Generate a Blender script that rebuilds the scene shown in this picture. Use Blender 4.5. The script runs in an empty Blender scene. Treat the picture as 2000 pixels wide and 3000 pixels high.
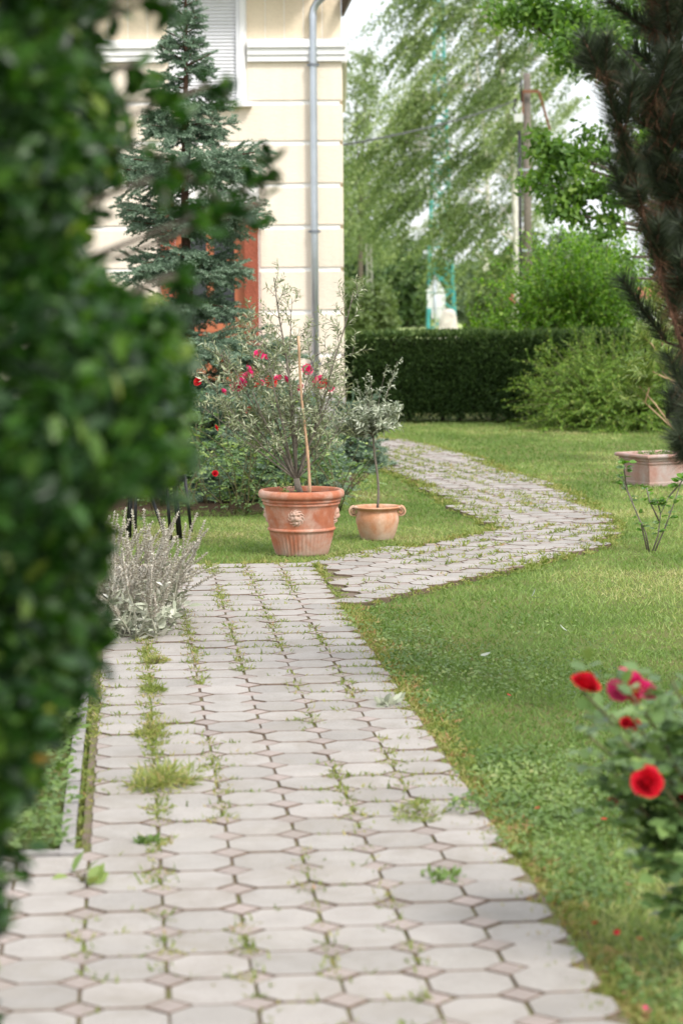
import bpy, math, random
import numpy as np
from mathutils import Vector, Matrix
rng = np.random.default_rng(7); random.seed(7)
S = bpy.context.scene
PI = math.pi
# ------------------------------------------------------------------ camera, world, sun, exposure
CAM_H, FPX, HORIZON = 1.63, 6850.0, 855.0
TILT = math.atan((1500 - HORIZON) / FPX); ROLL = math.radians(-0.4)
cd = bpy.data.cameras.new('camera'); cam = bpy.data.objects.new('camera', cd); S.collection.objects.link(cam)
cd.sensor_fit = 'VERTICAL'; cd.sensor_height = 36; cd.sensor_width = 24; cd.lens = FPX * 36 / 3000
cd.clip_start = 0.05; cd.clip_end = 3000
cd.dof.use_dof = True; cd.dof.focus_distance = 12.5; cd.dof.aperture_fstop = 3.6
cam.matrix_world = Matrix.Translation((0, 0, CAM_H)) @ Matrix.Rotation(PI / 2 - TILT, 4, 'X') @ Matrix.Rotation(ROLL, 4, 'Z')
S.camera = cam
SUN_EL, SUN_AZ = math.radians(48), math.radians(145)          # azimuth clockwise from +Y
world = bpy.data.worlds.new('World'); S.world = world; world.use_nodes = True
wn = world.node_tree.nodes; wl = world.node_tree.links
bg = wn['Background']; sky = wn.new('ShaderNodeTexSky'); sky.sky_type = 'NISHITA'; sky.sun_disc = False
sky.sun_elevation = SUN_EL; sky.sun_rotation = SUN_AZ; sky.air_density = 1.0; sky.dust_density = 6.0; sky.ozone_density = 0.6
# thin bright cloud cover over the blue: white with paler gaps, the same all round
tc_ = wn.new('ShaderNodeTexCoord'); cn = wn.new('ShaderNodeTexNoise'); cn.inputs['Scale'].default_value = 2.2; cn.inputs['Detail'].default_value = 5; cn.inputs['Distortion'].default_value = .5
cr = wn.new('ShaderNodeValToRGB'); cr.color_ramp.elements[0].position = .36; cr.color_ramp.elements[0].color = (.62, .62, .62, 1); cr.color_ramp.elements[1].position = .60; cr.color_ramp.elements[1].color = (1, 1, 1, 1)
cm = wn.new('ShaderNodeMix'); cm.data_type = 'RGBA'; cm.inputs[7].default_value = (5.4, 5.58, 5.76, 1)
wl.new(tc_.outputs['Generated'], cn.inputs['Vector']); wl.new(cn.outputs['Fac'], cr.inputs[0]); wl.new(cr.outputs[0], cm.inputs[0]); wl.new(sky.outputs[0], cm.inputs[6])
wl.new(cm.outputs[2], bg.inputs[0]); bg.inputs[1].default_value = 0.15
sd = bpy.data.lights.new('sun', 'SUN'); sd.energy = 1.5; sd.angle = math.radians(12); sd.color = (1.0, 0.975, 0.945)
sun = bpy.data.objects.new('sun', sd); S.collection.objects.link(sun)
sv = Vector((math.sin(SUN_AZ) * math.cos(SUN_EL), math.cos(SUN_AZ) * math.cos(SUN_EL), math.sin(SUN_EL)))
sun.rotation_euler = sv.to_track_quat('Z', 'Y').to_euler()
vs = S.view_settings; vs.view_transform = 'Standard'; vs.look = 'None'; vs.exposure = 1.02; vs.gamma = 1.0; vs.use_curve_mapping = False
S.cycles.use_denoising = True; S.cycles.max_bounces = 7; S.cycles.transparent_max_bounces = 4

# ------------------------------------------------------------------ helpers
def at(xd, yd, d):                       # a point of the photograph (1568 wide) at world depth d
    x = (xd * 1.27551 - 1000) / FPX; y = (1500 - yd * 1.27551) / FPX
    c, s = math.cos(ROLL), math.sin(ROLL); x, y = c * x - s * y, s * x + c * y
    a = PI / 2 - TILT
    Y = y * math.cos(a) + math.sin(a); Z = y * math.sin(a) - math.cos(a); t = d / Y
    return np.array((x * t, d, CAM_H + Z * t))
def gnd(xd, yd, z=0.0):                  # where that line of sight meets the ground
    p = at(xd, yd, 1.0); t = (z - CAM_H) / (p[2] - CAM_H)
    return np.array((p[0] * t, t, z))
def link(o): S.collection.objects.link(o); return o
def tag(o, label=None, cat=None, group=None, kind=None):
    if label: o['label'] = label
    if cat: o['category'] = cat
    if group: o['group'] = group
    if kind: o['kind'] = kind
    return o
def thing(name, label, cat, loc=(0, 0, 0), group=None):
    o = bpy.data.objects.new(name, None); o.empty_display_size = 0.1; link(o); o.location = [float(v) for v in loc]
    return tag(o, label, cat, group)
def origin(o):
    v = Vector((0, 0, 0))
    while o is not None: v += Vector(o.location); o = o.parent
    return np.array(v)
class MB:
    def __init__(s): s.v = []; s.f = []
    def add(s, vs_, fs):
        b = len(s.v); s.v += [tuple(map(float, p)) for p in vs_]; s.f += [tuple(b + i for i in f) for f in fs]; return s
    def box(s, c, size, rz=0.0, m=None):
        hx, hy, hz = [k / 2 for k in size]; P = []
        for x, y, z in ((-1,-1,-1),(1,-1,-1),(1,1,-1),(-1,1,-1),(-1,-1,1),(1,-1,1),(1,1,1),(-1,1,1)):
            px, py, pz = x*hx, y*hy, z*hz
            if m is not None: q = m @ Vector((px, py, pz)); px, py, pz = q
            elif rz: px, py = px*math.cos(rz)-py*math.sin(rz), px*math.sin(rz)+py*math.cos(rz)
            P.append((c[0]+px, c[1]+py, c[2]+pz))
        return s.add(P, [(0,3,2,1),(4,5,6,7),(0,1,5,4),(1,2,6,5),(2,3,7,6),(3,0,4,7)])
    def tube(s, pts, rad, n=6, caps=True):
        pts = [np.asarray(p, float) for p in pts]
        if not hasattr(rad, '__len__'): rad = [rad] * len(pts)
        P = []; F = []; ref = None
        for i, p in enumerate(pts):
            d = pts[min(i+1, len(pts)-1)] - pts[max(i-1, 0)]; d = d / (np.linalg.norm(d) + 1e-9)
            if ref is None:
                ref = np.array((0, 0, 1.0)) if abs(d[2]) < .8 else np.array((1.0, 0, 0))
            a = ref - d * ref.dot(d); a /= np.linalg.norm(a) + 1e-9; b = np.cross(d, a); ref = a
            for k in range(n):
                t = 2*PI*k/n; P.append(p + rad[i]*(math.cos(t)*a + math.sin(t)*b))
        for i in range(len(pts)-1):
            for k in range(n):
                F.append((i*n+k, i*n+(k+1) % n, (i+1)*n+(k+1) % n, (i+1)*n+k))
        if caps: F.append(tuple(range(n-1, -1, -1))); F.append(tuple((len(pts)-1)*n+k for k in range(n)))
        return s.add(P, F)
    def lathe(s, prof, c=(0, 0, 0), seg=64, rf=None):
        P = []; F = []
        for r, z in prof:
            for k in range(seg):
                t = 2*PI*k/seg; rr = rf(r, z, t) if rf else r
                P.append((c[0]+rr*math.cos(t), c[1]+rr*math.sin(t), c[2]+z))
        for i in range(len(prof)-1):
            for k in range(seg):
                F.append((i*seg+k, i*seg+(k+1) % seg, (i+1)*seg+(k+1) % seg, (i+1)*seg+k))
        return s.add(P, F)
    def build(s, name, mat, parent=None, smooth=False, label=None):
        org = origin(parent) if parent is not None else np.zeros(3)
        me = bpy.data.meshes.new(name)
        me.from_pydata([(a-org[0], b-org[1], c-org[2]) for a, b, c in s.v], [], s.f); me.update()
        if smooth: me.polygons.foreach_set('use_smooth', [True]*len(me.polygons))
        if mat: me.materials.append(mat)
        o = link(bpy.data.objects.new(name, me)); o.parent = parent
        if label: o['label'] = label
        return o
def inst(name, me, loc, parent=None, rot=(0, 0, 0), scale=(1, 1, 1)):
    o = link(bpy.data.objects.new(name, me)); org = origin(parent) if parent is not None else np.zeros(3)
    o.parent = parent; o.location = [float(loc[k]-org[k]) for k in range(3)]; o.rotation_euler = rot; o.scale = scale
    return o
def unit(a): return a / (np.linalg.norm(a, axis=-1, keepdims=True) + 1e-9)
TM = {  # leaf templates: (along, across, out) and faces
    'tri': (((0, -.5, 0), (0, .5, 0), (1, 0, 0)), ((0, 1, 2),)),
    'quad': (((0, 0, 0), (.45, -.5, .05), (1, 0, -.05), (.45, .5, .05)), ((0, 1, 2), (0, 2, 3))),
    'oval': (((0, 0, 0), (.25, -.4, .06), (.25, .4, .06), (.25, 0, .0), (.6, -.47, .05), (.6, .47, .05), (.6, 0, 0), (1, 0, -.08)),
             ((0, 1, 3), (0, 3, 2), (1, 4, 6, 3), (3, 6, 5, 2), (4, 7, 6), (6, 7, 5))),
    'blade': (((0, -.5, 0), (0, .5, 0), (.55, -.4, 0), (.55, .4, 0), (1, 0, -.28)), ((0, 1, 3, 2), (2, 3, 4))),
    'maple': (((0, 0, 0), (.12, -.42, .04), (.5, -.5, .03), (.5, -.2, 0), (.78, -.28, .02), (1, 0, -.06), (.78, .28, .02), (.5, .2, 0), (.5, .5, .03), (.12, .42, .04)),
              ((0, 1, 2, 3), (0, 3, 7), (3, 4, 5), (3, 5, 7), (7, 5, 6), (0, 7, 8, 9))),
}
def leaves(name, pos, axis, nrm, L, W, tmpl, mat, parent=None, rnd=None, smooth=False):
    pos = np.asarray(pos, float); N = len(pos)
    axis = unit(np.asarray(axis, float)); side = unit(np.cross(axis, np.asarray(nrm, float))); n = np.cross(side, axis)
    L = np.broadcast_to(np.asarray(L, float), (N,)); W = np.broadcast_to(np.asarray(W, float), (N,))
    T, F = TM[tmpl]; nv = len(T); org = origin(parent) if parent is not None else np.zeros(3)
    V = np.empty((N, nv, 3), np.float32)
    for i, (a, b, c) in enumerate(T):
        V[:, i] = pos - org + axis*(a*L)[:, None] + side*(b*W)[:, None] + n*(c*L)[:, None]
    me = bpy.data.meshes.new(name); me.vertices.add(N*nv); me.vertices.foreach_set('co', V.ravel())
    fl = np.concatenate([np.array(f) for f in F]); fs = np.array([len(f) for f in F])
    me.loops.add(N*len(fl)); me.polygons.add(N*len(F))
    idx = (np.arange(N)[:, None]*nv + fl[None, :]).ravel().astype(np.int32)
    me.loops.foreach_set('vertex_index', idx)
    tot = np.tile(fs, N); st = np.concatenate(([0], np.cumsum(tot)[:-1]))
    me.polygons.foreach_set('loop_start', st.astype(np.int32))
    try: me.polygons.foreach_set('loop_total', tot.astype(np.int32))
    except Exception: pass
    if smooth: me.polygons.foreach_set('use_smooth', np.ones(len(tot), bool))
    me.update(calc_edges=True)
    at_ = me.attributes.new('rnd', 'FLOAT', 'POINT')
    r = rng.random(N) if rnd is None else np.asarray(rnd)
    at_.data.foreach_set('value', np.repeat(r, nv).astype(np.float32))
    me.materials.append(mat); o = link(bpy.data.objects.new(name, me)); o.parent = parent
    return o
def vnoise(x, y, seed=0):                # smooth value noise in the plane, 0..1
    r = np.random.default_rng(seed).random((64, 64))
    xi = np.floor(x).astype(int); yi = np.floor(y).astype(int); fx = x-xi; fy = y-yi
    fx = fx*fx*(3-2*fx); fy = fy*fy*(3-2*fy); g = lambda a, b: r[a % 64, b % 64]
    return (g(xi, yi)*(1-fx)+g(xi+1, yi)*fx)*(1-fy)+(g(xi, yi+1)*(1-fx)+g(xi+1, yi+1)*fx)*fy
def rdir(n): return unit(rng.normal(size=(n, 3)))
def inpoly(x, y, poly):
    c = np.zeros(np.shape(x), bool); j = len(poly)-1
    for i in range(len(poly)):
        xi, yi = poly[i][:2]; xj, yj = poly[j][:2]
        c ^= ((yi > y) != (yj > y)) & (x < (xj-xi)*(y-yi)/(yj-yi+1e-12)+xi); j = i
    return c
# ------------------------------------------------------------------ materials
def nodes(name):
    m = bpy.data.materials.new(name); m.use_nodes = True; nt = m.node_tree; return m, nt, nt.nodes['Principled BSDF'], nt.links
def ramp(nt, fac, stops):
    r = nt.nodes.new('ShaderNodeValToRGB'); e = r.color_ramp.elements
    while len(e) < len(stops): e.new(.5)
    for k, (p, c) in enumerate(stops): e[k].position = p; e[k].color = (*c, 1)
    nt.links.new(fac, r.inputs[0]); return r.outputs[0]
def noise(nt, scale, detail=4, rough=.6, vec='Object', dist=0.0):
    t = nt.nodes.new('ShaderNodeTexNoise'); t.inputs['Scale'].default_value = scale; t.inputs['Detail'].default_value = detail
    t.inputs['Roughness'].default_value = rough; t.inputs['Distortion'].default_value = dist
    if vec == 'Position': g = nt.nodes.new('ShaderNodeNewGeometry'); nt.links.new(g.outputs['Position'], t.inputs['Vector'])
    else: g = nt.nodes.new('ShaderNodeTexCoord'); nt.links.new(g.outputs[vec], t.inputs['Vector'])
    return t.outputs['Fac']
def mix(nt, fac, a, b, mode='MIX'):
    m = nt.nodes.new('ShaderNodeMix'); m.data_type = 'RGBA'; m.blend_type = mode
    for s_, v in ((0, fac), (6, a), (7, b)):
        if hasattr(v, 'links'): nt.links.new(v, m.inputs[s_])
        else: m.inputs[s_].default_value = v if s_ == 0 else (*v, 1)
    return m.outputs[2]
def bump(nt, bsdf, h, strength, dist=.01):
    b = nt.nodes.new('ShaderNodeBump'); b.inputs['Strength'].default_value = strength; b.inputs['Distance'].default_value = dist
    nt.links.new(h, b.inputs['Height']); nt.links.new(b.outputs[0], bsdf.inputs['Normal'])
def plain(name, col, rough=.6, metal=0.0, var=.25, scale=8, bmp=.15, bscale=60, spec=.5, bd=.004):
    m, nt, b, l = nodes(name); c2 = tuple(v*(1-var) for v in col); c3 = tuple(min(1, v*(1+var*.6)) for v in col)
    l.new(ramp(nt, noise(nt, scale, 5, vec='Position'), [(.3, c2), (.52, col), (.72, c3)]), b.inputs['Base Color'])
    b.inputs['Roughness'].default_value = rough; b.inputs['Metallic'].default_value = metal; b.inputs['Specular IOR Level'].default_value = spec
    if bmp: bump(nt, b, noise(nt, bscale, 4, vec='Position'), bmp, bd)
    return m
def leafmat(name, stops, trans=.3, rough=.5, spec=.4, tcol=None):
    m, nt, b, l = nodes(name); a = nt.nodes.new('ShaderNodeAttribute'); a.attribute_name = 'rnd'
    col = ramp(nt, a.outputs['Fac'], stops)
    l.new(col, b.inputs['Base Color']); b.inputs['Roughness'].default_value = rough; b.inputs['Specular IOR Level'].default_value = spec
    if trans > 0:
        t = nt.nodes.new('ShaderNodeBsdfTranslucent'); mx = nt.nodes.new('ShaderNodeMixShader'); mx.inputs[0].default_value = trans
        l.new(mix(nt, 1.0, col, tcol or (1.5, 1.6, .7), 'MULTIPLY'), t.inputs[0])
        l.new(b.outputs[0], mx.inputs[1]); l.new(t.outputs[0], mx.inputs[2]); l.new(mx.outputs[0], nt.nodes['Material Output'].inputs[0])
    return m
M = {}
def paver_mat(name, base, vari):
    m, nt, b, l = nodes(name); oi = nt.nodes.new('ShaderNodeObjectInfo')
    c0 = ramp(nt, oi.outputs['Random'], [(0, tuple(v*.84 for v in base)), (.45, base), (1, vari)])
    n1 = noise(nt, 5.5, 6, .65, 'Position'); n2 = noise(nt, 260, 3, .7, 'Position'); n3 = noise(nt, 3.3, 6, .7, 'Position', .6)
    c1 = mix(nt, .75, c0, ramp(nt, n1, [(.25, (.76, .745, .72)), (.5, (1, 1, 1)), (.75, (1.12, 1.11, 1.09))]), 'MULTIPLY')
    c2 = mix(nt, .8, c1, ramp(nt, n2, [(.3, (.58, .57, .55)), (.5, (1, 1, 1)), (.7, (1.16, 1.15, 1.14))]), 'MULTIPLY')
    c3 = mix(nt, ramp(nt, n3, [(.48, (0, 0, 0)), (.72, (.7, .7, .7))]), c2, (.235, .208, .172))
    l.new(c3, b.inputs['Base Color']); b.inputs['Roughness'].default_value = .88; b.inputs['Specular IOR Level'].default_value = .25
    bump(nt, b, n2, .35, .003); return m
M['paver'] = paver_mat('grey_concrete_paver', (.325, .303, .280), (.350, .322, .298))
M['paver_pink'] = paver_mat('pink_concrete_paver', (.310, .262, .238), (.335, .281, .256))
m, nt, b, l = nodes('joint_sand')
l.new(mix(nt, ramp(nt, noise(nt, 7, 5, .6, 'Position'), [(.40, (0, 0, 0)), (.56, (1, 1, 1))]), ramp(nt, noise(nt, 120, 4, .7, 'Position'), [(.3, (.085, .06, .045)), (.7, (.21, .155, .115))]),
          ramp(nt, noise(nt, 90, 4, .7, 'Position'), [(.3, (.07, .075, .02)), (.7, (.19, .18, .055))])), b.inputs['Base Color'])
b.inputs['Roughness'].default_value = .95; bump(nt, b, noise(nt, 200, 4, .7, 'Position'), .7, .006); M['joint'] = m
m, nt, b, l = nodes('lawn_ground')
g1 = ramp(nt, noise(nt, 60, 6, .75, 'Position'), [(.28, (.075, .11, .027)), (.5, (.145, .205, .052)), (.72, (.24, .295, .095))])
g2 = ramp(nt, noise(nt, 1.3, 5, .6, 'Position', .4), [(.4, (.0, .0, .0)), (.68, (.8, .8, .8))])
l.new(mix(nt, g2, g1, ramp(nt, noise(nt, 90, 5, .7, 'Position'), [(.3, (.17, .15, .055)), (.7, (.34, .29, .13))])), b.inputs['Base Color'])
b.inputs['Roughness'].default_value = .95; b.inputs['Specular IOR Level'].default_value = .1; bump(nt, b, noise(nt, 70, 5, .8, 'Position'), .9, .03); M['ground'] = m
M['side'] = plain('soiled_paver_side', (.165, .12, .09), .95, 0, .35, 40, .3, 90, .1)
M['kerb'] = plain('kerb_concrete', (.28, .262, .25), .9, 0, .3, 9, .4, 130)
M['rimsoil'] = plain('dry_rim_soil', (.19, .135, .085), .95, 0, .5, 14, .8, 90, .1, .02)
M['soil'] = plain('soil', (.085, .055, .035), .95, 0, .4, 30, .8, 80, .1, .02)
M['blade'] = leafmat('grass_blade', [(0, (.098, .175, .036)), (.35, (.178, .275, .066)), (.62, (.275, .36, .11)), (.83, (.40, .40, .165)), (1, (.55, .49, .26))], .3, .5, .3, (1.25, 1.3, .7))
M['clover'] = leafmat('clover_leaf', [(0, (.06, .115, .026)), (.5, (.125, .20, .05)), (.85, (.215, .285, .085)), (1, (.36, .34, .14))], .25, .45, .35)
M['weed'] = leafmat('weed_leaf', [(0, (.13, .18, .035)), (.5, (.24, .28, .07)), (.8, (.34, .31, .12)), (1, (.38, .22, .115))], .25, .55, .3)
M['field'] = plain('far_field', (.34, .42, .15), .95, 0, .2, .3, 0)
def plaster(name, col):
    m, nt, b, l = nodes(name)
    big = ramp(nt, noise(nt, .8, 5, .6, 'Position'), [(.3, tuple(v*.9 for v in col)), (.6, col), (.8, tuple(min(1, v*1.04) for v in col))])
    g0 = nt.nodes.new('ShaderNodeNewGeometry'); mp0 = nt.nodes.new('ShaderNodeMapping'); mp0.inputs['Scale'].default_value = (7, 7, .5); l.new(g0.outputs['Position'], mp0.inputs[0])
    t0 = nt.nodes.new('ShaderNodeTexNoise'); t0.inputs['Scale'].default_value = 1.0; t0.inputs['Detail'].default_value = 6; l.new(mp0.outputs[0], t0.inputs['Vector'])
    big = mix(nt, .25, big, ramp(nt, t0.outputs['Fac'], [(.35, (.86, .83, .79)), (.55, (1, 1, 1))]), 'MULTIPLY')      # faint rain streaks
    l.new(mix(nt, .35, big, ramp(nt, noise(nt, 45, 4, .7, 'Position'), [(.35, (.8, .79, .77)), (.6, (1, 1, 1))]), 'MULTIPLY'), b.inputs['Base Color'])
    b.inputs['Roughness'].default_value = .93; b.inputs['Specular IOR Level'].default_value = .2
    g = nt.nodes.new('ShaderNodeNewGeometry'); mp = nt.nodes.new('ShaderNodeMapping'); mp.inputs['Scale'].default_value = (12, 12, 55); l.new(g.outputs['Position'], mp.inputs[0])
    t = nt.nodes.new('ShaderNodeTexNoise'); t.inputs['Scale'].default_value = 1.0; t.inputs['Detail'].default_value = 5; t.inputs['Roughness'].default_value = .7; l.new(mp.outputs[0], t.inputs['Vector'])
    bump(nt, b, t.outputs['Fac'], .6, .014); return m
M['plaster'] = plaster('cream_plaster', (.87, .77, .645))
M['plaster_up'] = plaster('ochre_plaster', (.86, .73, .55))
M['white'] = plain('white_paint', (.82, .81, .80), .6, 0, .06, 3, .1, 60)
M['groove'] = plain('pale_groove_plaster', (.86, .84, .81), .9, 0, .1, 4, .2, 60)
M['shutter'] = plain('white_shutter_plastic', (.70, .70, .73), .45, 0, .05, 3, 0)
M['zinc'] = plain('zinc_sheet', (.50, .54, .60), .38, .75, .15, 3, .1, 20)
M['zincdark'] = plain('dark_zinc_clip', (.22, .24, .27), .5, .6, .2, 6, 0)
M['brickred'] = plain('terracotta_plaster', (.30, .088, .052), .9, 0, .2, 6, .7, 40, .2, .02)
M['doorwood'] = plain('orange_varnished_wood', (.42, .13, .055), .45, 0, .2, 5, .1, 30)
M['darkglass'] = plain('dark_glass', (.025, .03, .032), .08, 0, .2, 1, 0)
M['roofbrown'] = plain('brown_eaves', (.12, .085, .07), .7, 0, .2, 6, .2, 40)
def terracotta(name, c1, c2, bloom):
    m, nt, b, l = nodes(name)
    base = ramp(nt, noise(nt, 9, 6, .65), [(.3, c1), (.62, c2)])
    w = ramp(nt, noise(nt, 6.5, 5, .62, 'Object', .4), [(.43, (0, 0, 0)), (.66, (.85, .85, .85))])
    c = mix(nt, w, base, bloom)
    c = mix(nt, .5, c, ramp(nt, noise(nt, 70, 4, .7), [(.35, (.8, .78, .76)), (.6, (1, 1, 1))]), 'MULTIPLY')
    tc = nt.nodes.new('ShaderNodeTexCoord'); sx = nt.nodes.new('ShaderNodeSeparateXYZ'); l.new(tc.outputs['Object'], sx.inputs[0])
    low = nt.nodes.new('ShaderNodeMapRange'); low.inputs[1].default_value = .09; low.inputs[2].default_value = 0; l.new(sx.outputs[2], low.inputs[0])
    n = nt.nodes.new('ShaderNodeMath'); n.operation = 'MULTIPLY'; l.new(low.outputs[0], n.inputs[0]); l.new(noise(nt, 22, 5, .7), n.inputs[1])
    c = mix(nt, n.outputs[0], c, (.36, .33, .28))
    l.new(c, b.inputs['Base Color']); b.inputs['Roughness'].default_value = .85; b.inputs['Specular IOR Level'].default_value = .3
    bump(nt, b, noise(nt, 110, 5, .7), .35, .004); return m
M['terra'] = terracotta('weathered_terracotta', (.36, .115, .06), (.46, .17, .092), (.52, .36, .29))
M['terra2'] = terracotta('pale_terracotta', (.46, .20, .10), (.56, .29, .165), (.62, .46, .35))
M['terra3'] = terracotta('pinkish_terracotta', (.36, .185, .145), (.45, .28, .235), (.46, .40, .38))
M['bark'] = plain('grey_brown_bark', (.13, .105, .085), .9, 0, .4, 30, .6, 90, .2, .01)
M['bark_olive'] = plain('olive_bark', (.17, .145, .115), .9, 0, .4, 60, .5, 160)
M['bark_birch'] = plain('white_birch_bark', (.62, .58, .54), .8, 0, .45, 7, .3, 40)
M['bark_pine'] = plain('red_brown_pine_bark', (.11, .062, .042), .95, 0, .4, 30, .8, 70, .2, .02)
M['cane'] = plain('bamboo_cane', (.50, .31, .19), .6, 0, .25, 14, .1, 60)
M['olive'] = leafmat('olive_leaf', [(0, (.13, .16, .08)), (.45, (.235, .265, .14)), (.75, (.37, .395, .25)), (1, (.53, .55, .40))], .18, .42, .5, (1.2, 1.3, .8))
M['olive2'] = leafmat('silver_olive_leaf', [(0, (.13, .165, .10)), (.4, (.24, .27, .18)), (.75, (.40, .43, .32)), (1, (.58, .60, .50))], .15, .42, .5, (1.2, 1.3, .9))
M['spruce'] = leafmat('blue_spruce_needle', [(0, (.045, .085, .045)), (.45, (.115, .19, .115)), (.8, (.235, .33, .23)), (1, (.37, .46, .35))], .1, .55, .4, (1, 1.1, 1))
M['pine'] = leafmat('dark_pine_needle', [(0, (.013, .020, .010)), (.5, (.030, .044, .022)), (1, (.065, .085, .044))], .08, .5, .35, (1, 1.1, .8))
M['deadneedle'] = leafmat('dead_brown_needle', [(0, (.06, .03, .018)), (.6, (.13, .062, .035)), (1, (.22, .115, .07))], .1, .7, .2)
M['birch'] = leafmat('birch_leaf', [(0, (.075, .125, .04)), (.5, (.18, .25, .09)), (.85, (.31, .385, .17)), (1, (.50, .54, .32))], .36, .5, .4, (1.4, 1.45, .7))
M['birch_b'] = leafmat('pale_birch_leaf', [(0, (.10, .15, .065)), (.5, (.19, .25, .11)), (1, (.36, .42, .23))], .36, .5, .4, (1.4, 1.45, .7))
M['maple'] = leafmat('maple_leaf', [(0, (.045, .10, .018)), (.5, (.10, .20, .034)), (.85, (.20, .32, .06)), (1, (.33, .43, .11))], .4, .45, .4, (1.5, 1.7, .5))
M['treegreen'] = leafmat('broadleaf_green', [(0, (.035, .075, .022)), (.5, (.075, .135, .042)), (1, (.16, .225, .085))], .28, .5, .35)
M['treepale'] = leafmat('broadleaf_pale', [(0, (.07, .11, .035)), (.5, (.13, .185, .065)), (1, (.235, .29, .125))], .28, .5, .35)
M['treedark'] = leafmat('broadleaf_dark', [(0, (.025, .055, .02)), (.5, (.05, .10, .035)), (1, (.11, .17, .07))], .22, .5, .35)
M['treefar'] = leafmat('far_tree_leaf', [(0, (.09, .135, .08)), (.5, (.14, .20, .11)), (1, (.21, .265, .16))], .25, .6, .2)
M['thuja'] = leafmat('thuja_spray', [(0, (.022, .046, .013)), (.5, (.052, .098, .026)), (.85, (.10, .17, .046)), (1, (.19, .27, .085))], .12, .55, .3)
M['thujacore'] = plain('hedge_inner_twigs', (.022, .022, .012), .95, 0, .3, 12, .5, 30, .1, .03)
M['bright'] = leafmat('bright_shrub_leaf', [(0, (.06, .145, .012)), (.5, (.135, .285, .022)), (.85, (.24, .42, .04)), (1, (.38, .52, .09))], .35, .42, .45, (1.4, 1.6, .5))
M['spirea'] = leafmat('spirea_leaf', [(0, (.05, .11, .016)), (.5, (.14, .25, .036)), (.85, (.25, .37, .065)), (1, (.40, .46, .12))], .3, .5, .35, (1.4, 1.5, .5))
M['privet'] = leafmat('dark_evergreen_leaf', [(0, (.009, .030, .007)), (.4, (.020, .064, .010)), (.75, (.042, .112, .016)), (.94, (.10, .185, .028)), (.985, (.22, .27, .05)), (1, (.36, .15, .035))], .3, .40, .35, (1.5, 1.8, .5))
M['roseleaf'] = leafmat('rose_leaf', [(0, (.06, .115, .04)), (.5, (.12, .20, .068)), (.85, (.20, .30, .095)), (1, (.30, .39, .11))], .25, .38, .5)
M['oleander'] = leafmat('oleander_leaf', [(0, (.12, .19, .04)), (.5, (.21, .29, .08)), (1, (.38, .43, .17))], .3, .4, .5)
M['stachys'] = leafmat('woolly_grey_leaf', [(0, (.30, .33, .24)), (.4, (.48, .50, .39)), (.7, (.62, .62, .52)), (1, (.76, .75, .67))], .15, .9, .1, (1, 1, .9))
M['stachysf'] = leafmat('faded_flower_spike', [(0, (.34, .29, .235)), (.4, (.52, .47, .40)), (.75, (.64, .60, .53)), (1, (.76, .73, .67))], .12, .9, .1, (1, 1, .9))
M['rosered'] = leafmat('red_rose_petal', [(0, (.34, .004, .012)), (.6, (.60, .008, .022)), (1, (.74, .02, .06))], .2, .55, .3, (1.2, .8, .8))
M['rosepink'] = leafmat('pink_rose_petal', [(0, (.42, .008, .075)), (.6, (.70, .025, .17)), (1, (.82, .12, .33))], .2, .55, .3, (1.2, .8, .9))
M['stem'] = plain('green_brown_stem', (.12, .11, .045), .7, 0, .35, 25, .2, 80)
M['stemgrey'] = plain('woolly_grey_stem', (.42, .41, .32), .9, 0, .2, 25, .2, 80)
M['blackiron'] = plain('black_painted_iron', (.012, .012, .014), .45, .2, .2, 10, .1, 60)
M['oldwood'] = plain('weathered_bench_slat', (.22, .20, .17), .85, 0, .25, 20, .4, 60)
M['polewood'] = plain('grey_pole_timber', (.15, .125, .105), .9, 0, .3, 8, .5, 40)
M['concrete'] = plain('pale_concrete', (.44, .42, .39), .9, 0, .2, 4, .3, 40)
M['rust'] = plain('rusty_steel', (.20, .085, .045), .85, .1, .4, 14, .4, 60)
M['blackplastic'] = plain('black_plastic', (.012, .012, .013), .5, 0, .1, 5, 0)
M['greybox'] = plain('grey_cabinet_plastic', (.50, .50, .50), .5, 0, .1, 5, 0)
M['teal'] = plain('teal_painted_steel', (.05, .33, .33), .6, .1, .2, 3, 0)
M['signback'] = plain('bare_aluminium_sign_back', (.70, .71, .73), .5, .3, .08, 3, 0)
M['redtile'] = plain('red_roof_tile', (.36, .13, .075), .85, 0, .2, 3, .3, 20)
M['whitewash'] = plain('whitewashed_stone', (.60, .54, .50), .9, 0, .35, 5, .5, 20, .2, .02)
M['deadleaf'] = plain('dry_fallen_leaf', (.33, .36, .29), .8, 0, .3, 40, .2, 80)

# ------------------------------------------------------------------ ground
mb = MB(); mb.add([(-400, -30, 0), (400, -30, 0), (400, 900, 0), (-400, 900, 0)], [(0, 1, 2, 3)])
tag(mb.build('ground', M['ground']), kind='structure')
mb = MB(); mb.add([(-150, 46, .004), (200, 46, .004), (200, 420, .004), (-150, 420, .004)], [(0, 1, 2, 3)])
tag(mb.build('field', M['field']), kind='structure')
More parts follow.
